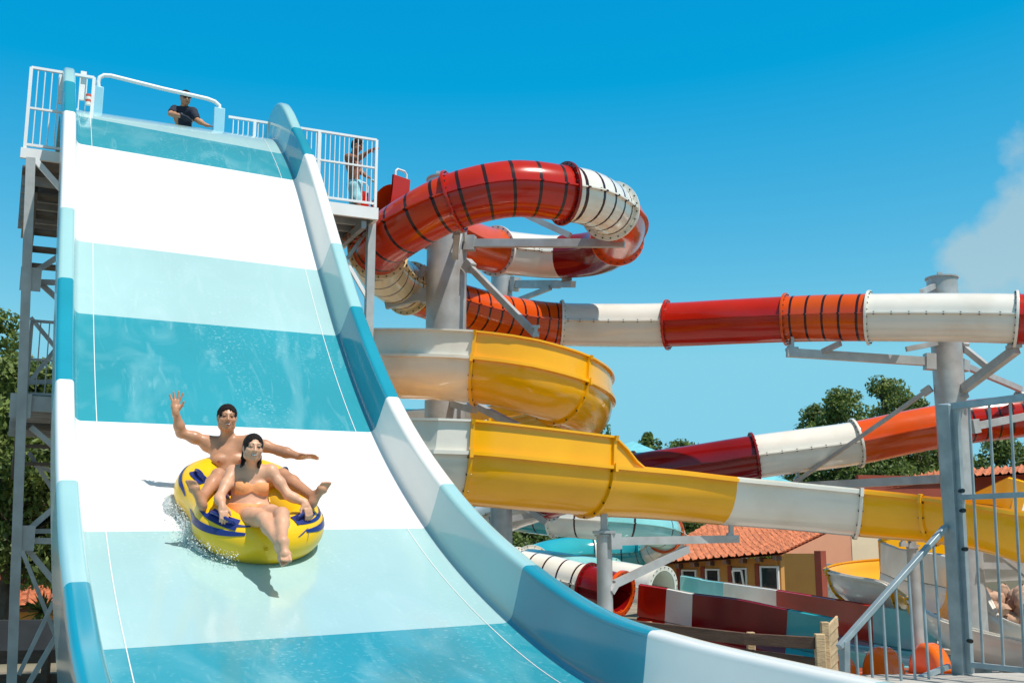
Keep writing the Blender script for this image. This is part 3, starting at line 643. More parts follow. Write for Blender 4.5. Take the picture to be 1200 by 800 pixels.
mb=MB(); mb.beam(h1+ZUP*-.0+nrm(h0-h1)*.08,P(990,826,9.3),.065,.065,up=gx); mb.build('post',M['bluesteel'],hr)
b0=P(1112,780,gz-.02); b1=b0+(h1-h0)*[1,1,0]+ZUP*(P(990,835,9.3)[2]-b0[2])
for k in range(1,8):
    t=k/8.2; q=h0+(h1-h0)*t; e=b0+(b1-b0)*t; mb=MB(); mb.cyl(q,V(q[0],q[1],e[2]),.0125,n=10,caps=False); mb.build('bar',M['bluesteel'],hr)
mb=MB(); mb.beam(b0,b1,.045,.04); mb.build('bottom_rail',M['bluesteel'],hr)
# ---------------------------------------------------------------- wooden fence and plank panel
wf=thing('wooden_fence','brown timber two rail fence with pale cut posts just behind the wide slide edge','fence',P(880,770,12)*[1,1,0])
def plank(t,a,b,w,h,m,nm='rail'): mb=MB(); mb.beam(a,b,w,h); mb.build(nm,M[m],t,bevel=.008)
plank(wf,P(690,727,13.4),P(873,748,12.1),.04,.13,'wood'); plank(wf,P(872,748,12.05),P(955,753,11.6),.04,.125,'wood'); plank(wf,P(800,757,12.6),P(878,768,12.1),.04,.12,'wood'); plank(wf,P(872,766,12.05),P(958,777,11.6),.04,.115,'wood')
for (px,py,Z,w) in((879.5,740,12.12,.085),(960,742,11.62,.1),(760,728,12.95,.09)):
    a=P(px,py,Z); mb=MB(); mb.beam(a*[1,1,0],a,w,w,up=(0,1,0)); mb.build('post',M['palewood'],wf,bevel=.01)
pp=thing('plank_panel','pale weathered panel of slanted planks at the end of the brown timber fence','panel',P(972,785,11.9)*[1,1,0])
a=P(966,728,11.75); mb=MB(); mb.beam(a*[1,1,0],a,.08,.08,up=(0,1,0)); mb.build('post',M['palewood'],pp,bevel=.008)
for k in range(5):
    l=P(968,741+k*13.5,11.7); r_=P(981,727+k*13.5,12.25); mb=MB(); mb.beam(l,r_,.025,.115); mb.build('plank',M['palewood'],pp,bevel=.006)
# ---------------------------------------------------------------- houses
def roof_mesh(e0,e1,r0,r1,th=.08,wave=.24,amp=.05,rows=9):
    """terracotta roof: courses of barrel tiles between the eave line e0-e1 and the ridge line r0-r1"""
    e0,e1,r0,r1=map(np.asarray,(e0,e1,r0,r1)); n=int(np.linalg.norm(e1-e0)/wave*8); nn=nrm(np.cross(e1-e0,r0-e0)); nn=nn if nn[2]>0 else -nn
    mb=MB(); G=[]
    for r in range(rows):
        for f,hh in((0.0,.045),(.97,0.0)):
            t=(r+f)/rows; row=[]
            for k in range(n+1):
                u=k/n; p=(e0+(e1-e0)*u)*(1-t)+(r0+(r1-r0)*u)*t; ph=k/8*2*math.pi
                row.append(p+nn*(hh+amp*(math.sin(ph)**2*2-1 if math.sin(ph)>0 else -.6)))
            G.append(row)
    G=np.array(G); mb.grid(G,0)
    bot=np.array([[e0-nn*th,e1-nn*th],[r0-nn*th,r1-nn*th]]); mb.grid(bot,0)
    return mb
hb=thing('tiled_house','low ochre building with terracotta tiled roof and white framed windows behind the slide exits','house',P(850,700,37)*[1,1,0])
HE0,HE1=P(748,661,38.5),P(917,647,36.0); HR0,HR1=P(838,609,44.5),P(972,621,41.0)
roof_mesh(HE0,HE1,HR0,HR1,rows=13,wave=.27,amp=.06).build('roof',M['tile'],hb)
wdir=nrm((HE1-HE0)*[1,1,0]); wn=nrm(np.cross(wdir,ZUP)); wn=wn if wn[1]<0 else -wn    # outward, toward the camera
A=HE0-wn*.55; B=HE1-wn*.55-wdir*.35
def wall(name,a,b,z0,z1,m,th=.2,parent=hb):
    mb=MB(); a=a*[1,1,0];b=b*[1,1,0]; d=nrm(b-a); n=np.cross(d,ZUP); mb.box((a+b)/2+ZUP*(z0+z1)/2,np.linalg.norm(b-a)/2,th/2,(z1-z0)/2,d,n,ZUP); return mb.build(name,M[m],parent,smooth=False)
zt_=max(A[2],B[2])-.1
wall('wall',A,B,0,min(A[2],B[2])+.22,'ochre'); 
Bk=B-wn*5; Ak=A-wn*5
wall('wall',B+wn*.1-wn*.1,Bk,0,B[2]-.05,'ochre'); wall('wall',Ak,A,0,A[2]-.1,'ochre')
mb=MB()
for k in range(9):
    q=HE0+(HE1-HE0)*((k+.5)/9); mb.beam(q-ZUP*.17-wn*.6,q-ZUP*.16+wn*.02,.12,.14)
mb.build('rafter_ends',M['wood'],hb)
for (x0,x1,y0,y1,opn) in((801,815,669,700,0),(829,842,668,696,0),(861,874,667,692,1),(893,911,665,692,0)):
    # window in the plane of the front wall
    def wp(px,py,off=.13):
        o=V(0,0,EYE); dd=P(px,py,1.0)-o; return o+dd*(np.dot(A+wn*off,wn)/np.dot(dd,wn))
    c=(wp(x0,y0)+wp(x1,y1))/2; hw=abs(np.dot(wp(x1,y0)-wp(x0,y0),wdir))/2; hh=abs(wp(x0,y1)[2]-wp(x0,y0)[2])/2
    mb=MB(); fw=.055
    for sx in(-1,1): mb.box(c+wdir*sx*(hw+fw/2),fw/2,.06,hh+fw,wdir,wn,ZUP)
    for sz in(-1,1): mb.box(c+ZUP*sz*(hh+fw/2),hw-.001,.06,fw/2,wdir,wn,ZUP)
    mb.box(c-ZUP*(hh+fw+.03)+wn*.05,hw+.14,.1,.03,wdir,wn,ZUP)
    w_=mb.build('window',M['plastic_white'],hb)
    mb=MB(); mb.box(c-wn*.02,hw,.01,hh,wdir,wn,ZUP); mb.build('pane',M['glass'],w_)
    if opn:
        mb=MB(); hx=hw*.8; p0=c-wdir*hw+wn*.05; tl=.25
        for (a_,b_) in(((-hx,-hh),(hx,-hh)),((-hx,hh),(hx,hh)),((-hx,-hh),(-hx,hh)),((hx,-hh),(hx,hh))):
            f=lambda u,v:c+wdir*u+ZUP*v*.92+wn*(.06+tl*(v+hh)/(2*hh)); mb.beam(f(*a_),f(*b_),.05,.06)
        mb.build('tilted_sash',M['plastic_white'],w_)
    mb=MB(); mb.box(c-wdir*(hw+fw+.10),.075,.045,hh+.12,wdir,wn,ZUP); mb.build('shutter',M['redbrown'],hb,bevel=.01)
# ochre return wall with a red brown end
rw=thing('return_wall','ochre garden wall with a red brown end strip, right of the tiled ochre building','wall',P(942,700,34.5)*[1,1,0])
a=P(921,648,34.9); b=P(957,645,34.0)
wall('wall',a,b,0,a[2],'ochre',.22,rw); wall('end_strip',b+nrm(b-a)*.0,b+nrm((b-a)*[1,1,0])*.24,0,b[2],'redbrown',.26,rw)
# salmon and cream house behind
pb=thing('painted_house','salmon pink and cream rendered building with a terracotta roof edge behind the yellow flume','house',P(1010,640,48)*[1,1,0])
a=P(905,560,47.5); b=P(991,560,48.3); c=P(1130,560,49.8)
wall('wall',a,b,0,P(950,580,48)[2],'pink',.3,pb); wall('wall',b+V(.02,-.02,0),c,0,P(1050,580,48.6)[2],'creamwall',.3,pb)
a0=P(900,585,47); 
e0=P(985,578,46.6); e1=P(1130,562,44.4); roof_mesh(P(1036,571,48.2),P(1128,556,49.0),P(1040,563,52),P(1125,545,53),rows=5,wave=.34,amp=.06).build('roof',M['tile'],pb)
wall('gable_band',P(1004,560,48.1),P(1112,560,49.2),P(1060,586,48.5)[2],P(1060,557,48.5)[2],'redbrown',.25,pb)
gp_=thing('notice_panel','grey mottled panel with a small red notice beside the ochre wall','panel',P(976,700,34.5)*[1,1,0])
wall('panel',P(964,660,34.6),P(996,660,34.2),0,P(978,660,34.4)[2],'greywall',.1,gp_)
mb=MB(); mb.box(P(966,672,34.2),.09,.02,.17); mb.build('notice',M['sign'],gp_); mb=MB(); mb.box(P(966,672,34.16),.05,.01,.1); mb.build('notice_sheet',M['paper'],gp_)
wb=thing('white_building','white and cream rendered building seen through the gate bars','house',P(1150,650,42)*[1,1,0])
wall('wall',P(1072,645,42),P(1260,645,40),0,P(1100,642,41)[2],'creamwall',.3,wb)
roof_mesh(P(1060,640,40.6),P(1265,640,39),P(1068,622,45),P(1262,622,44),rows=6,wave=.34,amp=.06).build('roof',M['tile'],wb)
mb=MB(); mb.box(P(1190,712,40.2),1.1,.05,.35); mb.build('opening',M['darkwall'],wb)
rb=thing('red_roof_house','distant house with red brown gable seen above the yellow flume behind the gate','house',P(1170,560,50)*[1,1,0])
wall('wall',P(1138,560,50),P(1280,560,48),0,P(1190,556,49)[2],'redbrown',.3,rb)
roof_mesh(P(1130,558,48.6),P(1290,548,46.6),P(1140,549,53),P(1285,538,52),rows=4,wave=.34,amp=.06).build('roof',M['tile'],rb)
# pale retaining wall and rocks at the far right
# house at the left edge behind the tower
lh=thing('tiled_house','yellow house with orange terracotta roof at the left edge behind the stair tower','house',P(30,710,30)*[1,1,0])
roof_mesh(P(-80,712,30),P(110,706,30.5),P(-70,652,36),P(118,655,36.5),rows=9,wave=.3,amp=.07).build('roof',M['tile'],lh)
wall('wall',P(-80,712,30.6),P(104,708,31.1),0,P(30,711,30.6)[2],'ochre',.25,lh); wall('fascia',P(-80,712,30.25),P(108,708,30.75),P(30,717,30.4)[2],P(30,711,30.4)[2],'wood',.06,lh)
dw=thing('dark_wall','dark grey painted wall at the lower left below the tiled house','wall',P(30,790,24)*[1,1,0])
wall('wall',P(-100,727,24),P(130,724,24.6),0,P(30,726,24.3)[2],'darkwall',.2,dw)
lf=thing('wooden_fence','brown timber rail fence at the lower left corner in front of the dark wall','fence',P(30,790,17)*[1,1,0])
plank(lf,P(-90,772,17),P(120,767,17.4),.05,.2,'wood'); plank(lf,P(-90,800,17),P(120,795,17.4),.05,.2,'wood')
for px in(-60,55,110): a=P(px,764,17.3); mb=MB(); mb.beam(a*[1,1,0],a,.11,.11,up=(0,1,0)); mb.build('post',M['wood'],lf,bevel=.01)
# teal canvas canopies in the distance
def canopy(label,c,hw,h,m='canopy',n=4):
    t=thing('shade_canopy',label,'canopy',c*[1,1,0]); mb=MB(); a=[V(math.cos(k*math.pi*2/n+.5),math.sin(k*math.pi*2/n+.5),0)*hw+c for k in range(n)]; ap=c+ZUP*h
    mb.add(np.array(a+[ap]+[q-ZUP*.25 for q in a]),[(k,(k+1)%n,n) for k in range(n)]+[(n+1+k,n+1+(k+1)%n,(k+1)%n,k) for k in range(n)]); mb.build('canvas',M[m],t,smooth=False)
    for q in a: mb=MB(); mb.cyl(q*[1,1,0],q-ZUP*.1,.05,n=8); mb.build('pole',M['whitesteel'],t)
canopy('teal pointed canvas canopy showing over the yellow flume left of the dark red tube',P(742,533,60),2.4,.75)
canopy('pale blue canvas canopy under the white part of the lower red tube',P(905,571,52),2.0,.6)
# dry rocks and planter edge at the right
rk=thing('rock_pile','heap of salmon and tan rocks at the right edge behind the gate','rocks',P(1160,715,30)*[1,1,0])
for k in range(34):
    c=P(1150+RNG.uniform(-8,60),705+RNG.uniform(-10,24),30+RNG.uniform(0,1.5)); mb=MB(); mb.ball(c,RNG.uniform(.16,.34,3),n=9,m=7); v=mb.v[0]; mb.v[0]=v+RNG.normal(0,.022,v.shape); mb.build('rock',M['rock'],rk,ang=50)
# ---------------------------------------------------------------- trees
def leaves_mesh(name,C,Rr,n,size,m,parent,seed):
    g=np.random.default_rng(seed); C=np.asarray(C);Rr=np.asarray(Rr); w=Rr.prod(1)**(2/3); i=g.choice(len(C),n,p=w/w.sum())
    d=g.normal(size=(n,3)); d/=np.linalg.norm(d,axis=1)[:,None]; rad=g.uniform(.35,1.05,n)**.6
    p=C[i]+d*Rr[i]*rad[:,None]
    nn=d*.6+g.normal(size=(n,3))*.8+V(0,0,.35); nn/=np.linalg.norm(nn,axis=1)[:,None]
    a=np.cross(nn,g.normal(size=(n,3))); a/=np.linalg.norm(a,axis=1)[:,None]; b=np.cross(nn,a)
    s=size*g.uniform(.6,1.4,n)[:,None]
    q=np.stack([p-a*s,p-b*s*.45+nn*s*.1,p+a*s,p+b*s*.45+nn*s*.1],1).reshape(-1,3)
    me=bpy.data.meshes.new(name); me.vertices.add(4*n); me.vertices.foreach_set('co',q.ravel()); me.loops.add(4*n); me.loops.foreach_set('vertex_index',np.arange(4*n,dtype=np.int32)); me.polygons.add(n); me.polygons.foreach_set('loop_start',np.arange(0,4*n,4,dtype=np.int32))
    for k in m: me.materials.append(k)
    me.polygons.foreach_set('material_index',g.integers(0,len(m),n).astype(np.int32)); me.update(calc_edges=True); me.validate()
    o=bpy.data.objects.new(name,me); COL.objects.link(o); o.parent=parent; o.matrix_parent_inverse=parent.matrix_basis.inverted(); return o
TREE_N=[0]
def tree(px,pytop,Z,w,label,kind='tree',low=.18,nl=7000,leaf=.15,mats=('leaf','leaf2'),shape=1.0,group='trees behind the slides',clumps=44):
    TREE_N[0]+=1; seed=100+TREE_N[0]*13; g=np.random.default_rng(seed)
    top=P(px,pytop,Z); base=top*[1,1,0]; H=top[2]; t=thing(kind,label,'tree',base,group)
    C=[];R=[]; zc=H*(1+low)/2; hz=H*(1-low)/2; clumps=int(clumps*2)
    for k in range(clumps):
        u=(k+.5)/clumps; u=1-(1-u)**.75 if k%2 else u          # height in the crown, fuller below
        prof=max(.05,(1-u**(2.2*shape)))**.6*min(1,.55+u*1.6); rr=w*g.uniform(.085,.155)*(1.1-.45*u)
        a=g.uniform(0,2*math.pi); r=max(0,prof*w/2-rr*.55)*g.uniform(.15,1)**.5
        C.append(base+V(math.cos(a)*r,math.sin(a)*r,min(H-rr,H*low+(H-H*low)*u))); R.append(V(rr,rr,rr*g.uniform(.8,1.25)))
    mb=MB(); mb.pipe([base,base+V(.05,.02,H*.3),base+V(-.05,.04,H*.6),base+ZUP*H*.9],[.028*H,.022*H,.013*H,.004*H],n=9)
    for c in C[::3]:
        z0=max(.12*H,c[2]-base[2]-.12*H); s=base+ZUP*z0*.9; mb.pipe([s,(s+c)/2+ZUP*.15,c],[.009*H,.006*H,.003*H],n=6)
    mb.build('trunk',M['bark'],t)
    leaves_mesh('crown',C,R,int(nl*2.8),leaf*.78,[M[k] for k in mats],t,seed); return t
TR_=[
 (-6,358,32,4.2,'tree at the far left edge with an airy crown against the sky','broadleaf_tree',.3,5000,.13,('leaf','leaf3')),
 (28,420,27,5.2,'dense green tree at the left showing through the stair tower','broadleaf_tree',.28,11000,.12,('leaf','leaf3')),
 (100,470,36,6,'darker tree behind the stair tower, mostly hidden by the wide slide','broadleaf_tree',.1,6000,.15,('leaf','leaf2')),
 (676,462,60,7,'dark tree seen through the gap under the upper yellow turn','broadleaf_tree',.15,6000,.17,('leaf2','leaf')),
 (759,506,62,3.6,'small tree top poking above the dark red tube on its left','broadleaf_tree',.15,4500,.15,('leaf','leaf2')),
 (797,514,64,5.5,'low tree top just right of the small one above the dark red tube','broadleaf_tree',.15,4500,.16,('leaf','leaf2')),
 (1036,441,60,7.4,'tallest tree of the group, a narrow poplar behind the orange lower tube','poplar_tree',.08,11000,.14,('leaf','leaf3')),
 (990,455,58,7.4,'middle tree of the group, rounded crown left of the narrow poplar','broadleaf_tree',.08,9000,.15,('leaf','leaf2')),
 (957,474,60,5.6,'shorter bushy tree above the white lower tube at the left end of the group','broadleaf_tree',.08,7000,.15,('leaf','leaf2')),
 (1072,464,61,5.0,'small tree right of the narrow poplar','broadleaf_tree',.08,6000,.15,('leaf','leaf3')),
 (1096,490,63,4.6,'tree crown just left of the thick right hand column','broadleaf_tree',.05,5000,.16,('leaf2','leaf')),
 (1020,535,58,10,'broad dark tree filling the space under the orange lower tube','broadleaf_tree',.05,9000,.15,('leaf','leaf2')),
 (930,555,60,8,'dark tree under the white lower tube','broadleaf_tree',.05,6000,.15,('leaf','leaf2')),
 (1165,505,60,7,'tree behind the gate bars under the red striped tube','broadleaf_tree',.05,8000,.15,('leaf','leaf2')),
 (1225,515,58,7,'tree at the right edge behind the gate bars','broadleaf_tree',.05,5000,.16,('leaf','leaf3')),
 (815,590,58,8,'tree behind the terracotta roof under the yellow flume','broadleaf_tree',.03,8000,.15,('leaf','leaf2')),
 (745,592,60,9,'dark tree behind the teal tube slide','broadleaf_tree',.02,7000,.16,('leaf2','leaf')),
 (660,590,56,9,'dark tree behind the post at the left of the teal tube slide','broadleaf_tree',.02,8000,.16,('leaf2','leaf2')),
 (570,560,58,10,'dark tree low behind the white underside of the flume','broadleaf_tree',.02,6000,.17,('leaf2','leaf')),
]
for q in TR_: tree(*q)
dapple_tree=tree(1600,-90,7.6,2.6,'unseen small airy tree added right of the gate, shading the terrace at the lower right','broadleaf_tree',.62,1500,.10,('leaf','leaf3'),clumps=26)  # added out of frame to throw dappled shade on the terrace
# spiky plant by the left house
sp=thing('yucca_plant','spiky pale green plant below the tiled roof at the left edge','plant',P(48,722,26)*[1,1,0]); c=P(50,716,26); mb=MB(); mb.cyl(c*[1,1,0],c,.12,.08,10); mb.build('stem',M['bark'],sp)
mb=MB(); g=np.random.default_rng(5)
for k in range(60):
    d=nrm(g.normal(size=3)+V(0,0,.5)); x=nrm(np.cross(d,ZUP))*.035; L_=g.uniform(.45,.75); mb.add([c-x,c+x,c+d*L_*.6+x*.8-ZUP*.02,c+d*L_-ZUP*.08,c+d*L_*.6-x*.8-ZUP*.02],[(0,1,2,3,4)])
mb.build('leaves',M['leaf3'],sp,smooth=False)
# ---------------------------------------------------------------- people: one continuous surface from blended tapered limbs
class Field:
    def __init__(s,lo,hi,h):
        s.h=h; s.lo=np.asarray(lo,float); s.n=np.ceil((np.asarray(hi)-s.lo)/h).astype(int)+1; s.D=np.full(s.n,1.0,np.float32)
    def _blk(s,lo,hi,m):
        a=np.clip(np.floor((lo-m-s.lo)/s.h).astype(int),0,s.n-1); b=np.clip(np.ceil((hi+m-s.lo)/s.h).astype(int)+1,1,s.n)
        if (b<=a).any(): return None
        ax=[s.lo[i]+s.h*np.arange(a[i],b[i]) for i in range(3)]
        sl=tuple(slice(a[i],b[i]) for i in range(3)); return sl,np.stack(np.meshgrid(*ax,indexing='ij'),-1).astype(np.float32)
    def _mix(s,sl,d,k,sub=False):
        D=s.D[sl]
        if sub: d=-d; h=np.maximum(k-np.abs(D-d),0)/k; s.D[sl]=np.maximum(D,d)+h*h*k*.25
        else: h=np.maximum(k-np.abs(D-d),0)/k; s.D[sl]=np.minimum(D,d)-h*h*k*.25
    def rc(s,a,b,ra,rb,k=.03,sub=False):
        a=np.asarray(a,np.float32);b=np.asarray(b,np.float32); r=max(ra,rb); o=s._blk(np.minimum(a,b)-r,np.maximum(a,b)+r,k+3*s.h)
        if o is None: return
        sl,p=o; ab=b-a; t=np.clip(((p-a)@ab)/(ab@ab+1e-9),0,1); d=np.linalg.norm(p-(a+t[...,None]*ab),axis=-1)-(ra+(rb-ra)*t); s._mix(sl,d,k,sub)
    def el(s,c,F,r,k=.03,sub=False):
        """ellipsoid: F rows are axes"""
        c=np.asarray(c,np.float32); R=max(r); o=s._blk(c-R,c+R,k+3*s.h)
        if o is None: return
        sl,p=o; q=(p-c)@np.asarray(F,np.float32).T; r=np.asarray(r,np.float32); k0=np.linalg.norm(q/r,axis=-1); k1=np.linalg.norm(q/(r*r),axis=-1)+1e-9; s._mix(sl,k0*(k0-1)/k1,k,sub)
    def pts(s): return np.stack(np.meshgrid(*[s.lo[i]+s.h*np.arange(s.n[i]) for i in range(3)],indexing='ij'),-1)
def nets(D,lo,h):
    ins=D<0; c=np.zeros(np.array(D.shape)-1,np.int8)
    for i in(0,1):
        for j in(0,1):
            for k in(0,1): c+=ins[i:D.shape[0]-1+i,j:D.shape[1]-1+j,k:D.shape[2]-1+k]
    cells=np.argwhere((c>0)&(c<8)); idm=np.full(c.shape,-1,np.int32); idm[tuple(cells.T)]=np.arange(len(cells))
    acc=np.zeros((len(cells),3)); cnt=np.zeros(len(cells))
    cor=[(i,j,k) for i in(0,1) for j in(0,1) for k in(0,1)]
    for a in cor:
        for ax in range(3):
            if a[ax]: continue
            b=list(a); b[ax]=1
            da=D[tuple((cells+a).T)]; db=D[tuple((cells+b).T)]; m=(da<0)!=(db<0); t=np.where(m,da/(da-db+1e-12),0)
            q=np.array(a)+t[:,None]*(np.array(b)-np.array(a)); acc[m]+=q[m]; cnt[m]+=1
    v=(cells+acc/np.maximum(cnt,1)[:,None])*h+lo; F=[]
    for ax in range(3):
        sh=list(D.shape); s0=[slice(None)]*3; s1=[slice(None)]*3; s0[ax]=slice(0,-1); s1[ax]=slice(1,None)
        e=np.argwhere(ins[tuple(s0)]!=ins[tuple(s1)]); u,w=[(1,2),(2,0),(0,1)][ax]
        e=e[(e[:,u]>0)&(e[:,w]>0)&(e[:,u]<D.shape[u]-1)&(e[:,w]<D.shape[w]-1)]
        du=np.zeros(3,int);du[u]=1; dw=np.zeros(3,int);dw[w]=1
        q=np.stack([idm[tuple((e-du-dw).T)],idm[tuple((e-dw).T)],idm[tuple(e.T)],idm[tuple((e-du).T)]],1)
        fl=~ins[tuple(e.T)]; q[fl]=q[fl][:,::-1]; F.append(q)
    F=np.concatenate(F); F=F[(F>=0).all(1)]; return v,F
def mesh_obj(name,v,F,mats,parent,mi=None):
    me=bpy.data.meshes.new(name); n=len(F); me.vertices.add(len(v)); me.vertices.foreach_set('co',np.asarray(v,np.float32).ravel()); me.loops.add(4*n); me.loops.foreach_set('vertex_index',F.astype(np.int32).ravel()); me.polygons.add(n); me.polygons.foreach_set('loop_start',np.arange(0,4*n,4,dtype=np.int32))
    for m in mats: me.materials.append(M[m])
    if mi is not None: me.polygons.foreach_set('material_index',mi.astype(np.int32))
    me.polygons.foreach_set('use_smooth',np.ones(n,dtype=bool)); me.update(calc_edges=True); me.validate()
    o=bpy.data.objects.new(name,me); COL.objects.link(o)
    if parent is not None: o.parent=parent; o.matrix_parent_inverse=parent.matrix_basis.inverted()
    return o
def frame3(f,u):
    f=nrm(f); u=np.asarray(u,float); u=nrm(u-f*np.dot(u,f)); return np.cross(f,u),f,u     # right, forward, up
def head(Fd,c,f,u,H,female=False,neck=None,mouth='smile'):
    r,f,u=frame3(f,u); s=H/.23; X=lambda a,b,d:c+(r*a+f*b+u*d)*s; A=np.array([r,f,u]); E=lambda p,rad,k,sub=False:Fd.el(X(*p),A,[q*s for q in rad],k*s,sub)
    E((0,-.012,.030),(.074,.094,.084),.02); E((0,.022,-.028),(.062,.066,.075),.03); E((0,.052,-.088),(.026,.024,.022),.03)
    for sg in(-1,1):
        E((sg*.045,.058,-.018),(.022,.020,.020),.02); E((sg*.074,-.008,-.005),(.010,.020,.032),.006); E((sg*.052,.01,-.065),(.020,.035,.025),.03)
        E((sg*.032,.094,.012),(.019,.014,.011),.012,True); E((sg*.031,.076,.012),(.013,.012,.012),.003)
    Fd.rc(X(-.045,.076,.034),X(.045,.076,.034),.010*s,.010*s,.016*s)
    Fd.rc(X(0,.084,.024),X(0,.107,-.018),.007*s,.012*s,.010*s); 
    for sg in(-1,1): E((sg*.012,.094,-.020),(.009,.010,.008),.006)
    E((0,.080,-.050),(.024,.013,.007),.008); E((0,.078,-.062),(.020,.013,.008),.008)
    return (c,r,f,u,s)
def hand(Fd,w,d,n,side,L=.18,spread=.5,curl=.15,bend=None):
    """w wrist, d direction of the fingers, n palm normal (the side the fingers close to), side +1: thumb towards cross(d,n)"""
    d=nrm(d); n=nrm(n-d*np.dot(n,d)); x=np.cross(d,n)*side; pal=L*.5
    Fd.el(w+d*pal*.55,np.array([x,d,n]),[L*.22,pal*.62,L*.085],.012); Fd.rc(w-d*.02,w+d*pal*.3,.024,.026,.02)
    for i,(o,ln) in enumerate(((.165,.42),(.06,.47),(-.05,.44),(-.15,.34))):
        k=w+d*pal*.95+x*L*o; fd=nrm(d+x*spread*o*1.6+n*curl*.5); l=L*ln
        a=k+fd*l*.45; fd2=nrm(fd+n*curl*1.3); b=a+fd2*l*.3; fd3=nrm(fd2+n*curl*1.3); e=b+fd3*l*.25
        Fd.rc(k-fd*.02,a,.0098,.0090,.006); Fd.rc(a,b,.0090,.0082,.004); Fd.rc(b,e,.0082,.0070,.004)
    t0=w+d*pal*.25+x*L*.15; td=nrm(d*.75+x*.75+n*.25); a=t0+td*L*.22; td2=nrm(d*1.0+x*.35+n*.3); Fd.rc(t0,a,.016,.0115,.012); Fd.rc(a,a+td2*L*.19,.0112,.0085,.005)
def foot(Fd,ank,d,up,L=.25,side=1):
    """ank ankle joint, d heel-to-toe direction, up sole-to-instep"""
    d=nrm(d); up=nrm(up-d*np.dot(up,d)); x=np.cross(d,up)*side; h=ank-up*.055-d*.055
    Fd.el(h+up*.008,np.array([x,d,up]),[.032,.036,.032],.02); Fd.rc(ank,h+d*.03,.036,.030,.03); Fd.rc(h+d*.02,h+d*L*.62-up*.002,.030,.030,.03); Fd.rc(ank+d*.01,h+d*L*.55+up*.012,.036,.024,.03)
    Fd.rc(h+d*L*.6+x*.024-up*.004,h+d*L*.60-x*.026-up*.006,.022,.018,.02)
    for i,(o,l,r) in enumerate(((.026,.27,.0125),(.009,.26,.0092),(-.005,.235,.0088),(-.018,.205,.0084),(-.030,.17,.0082))):
        a=h+d*L*.62+x*o*1.05-up*.006; Fd.rc(a,a+d*L*l-up*.004,r*1.1,r,.006)
def limb(Fd,a,b,c,r,k=.03,muscle=.0):
    a,b,c=map(np.asarray,(a,b,c)); Fd.rc(a,(a+b)/2,r[0],r[1],k); Fd.rc((a+b)/2,b,r[1],r[2],k); m=b+(c-b)*.32; Fd.rc(b,m,r[2],r[3],k); Fd.rc(m,c,r[3],r[4],k)
def face_mats(v,F,hd,smile=True,brows=True):
    c,r,f,u,s=hd; q=(v[F].mean(1)-c)/s; x,y,z=q@r,q@f,q@u; mi=np.zeros(len(F),int); fr=y>.045
    mi[fr&(np.abs(x)<.024)&(np.abs(z+.057-.22*x*x/.024)<.0082)&(y>.06)]=1
    if smile: mi[fr&(np.abs(x)<.019)&(np.abs(z+.0555-.22*x*x/.024)<.0033)&(y>.06)]=2
    mi[fr&(np.abs(np.abs(x)-.031)<.0125)&(np.abs(z-.011)<.0050)]=3
    if brows: mi[fr&(np.abs(np.abs(x)-.034)<.020)&(np.abs(z-.035-.004*(1-np.abs(np.abs(x)-.034)/.02))<.0030)]=3
    return mi
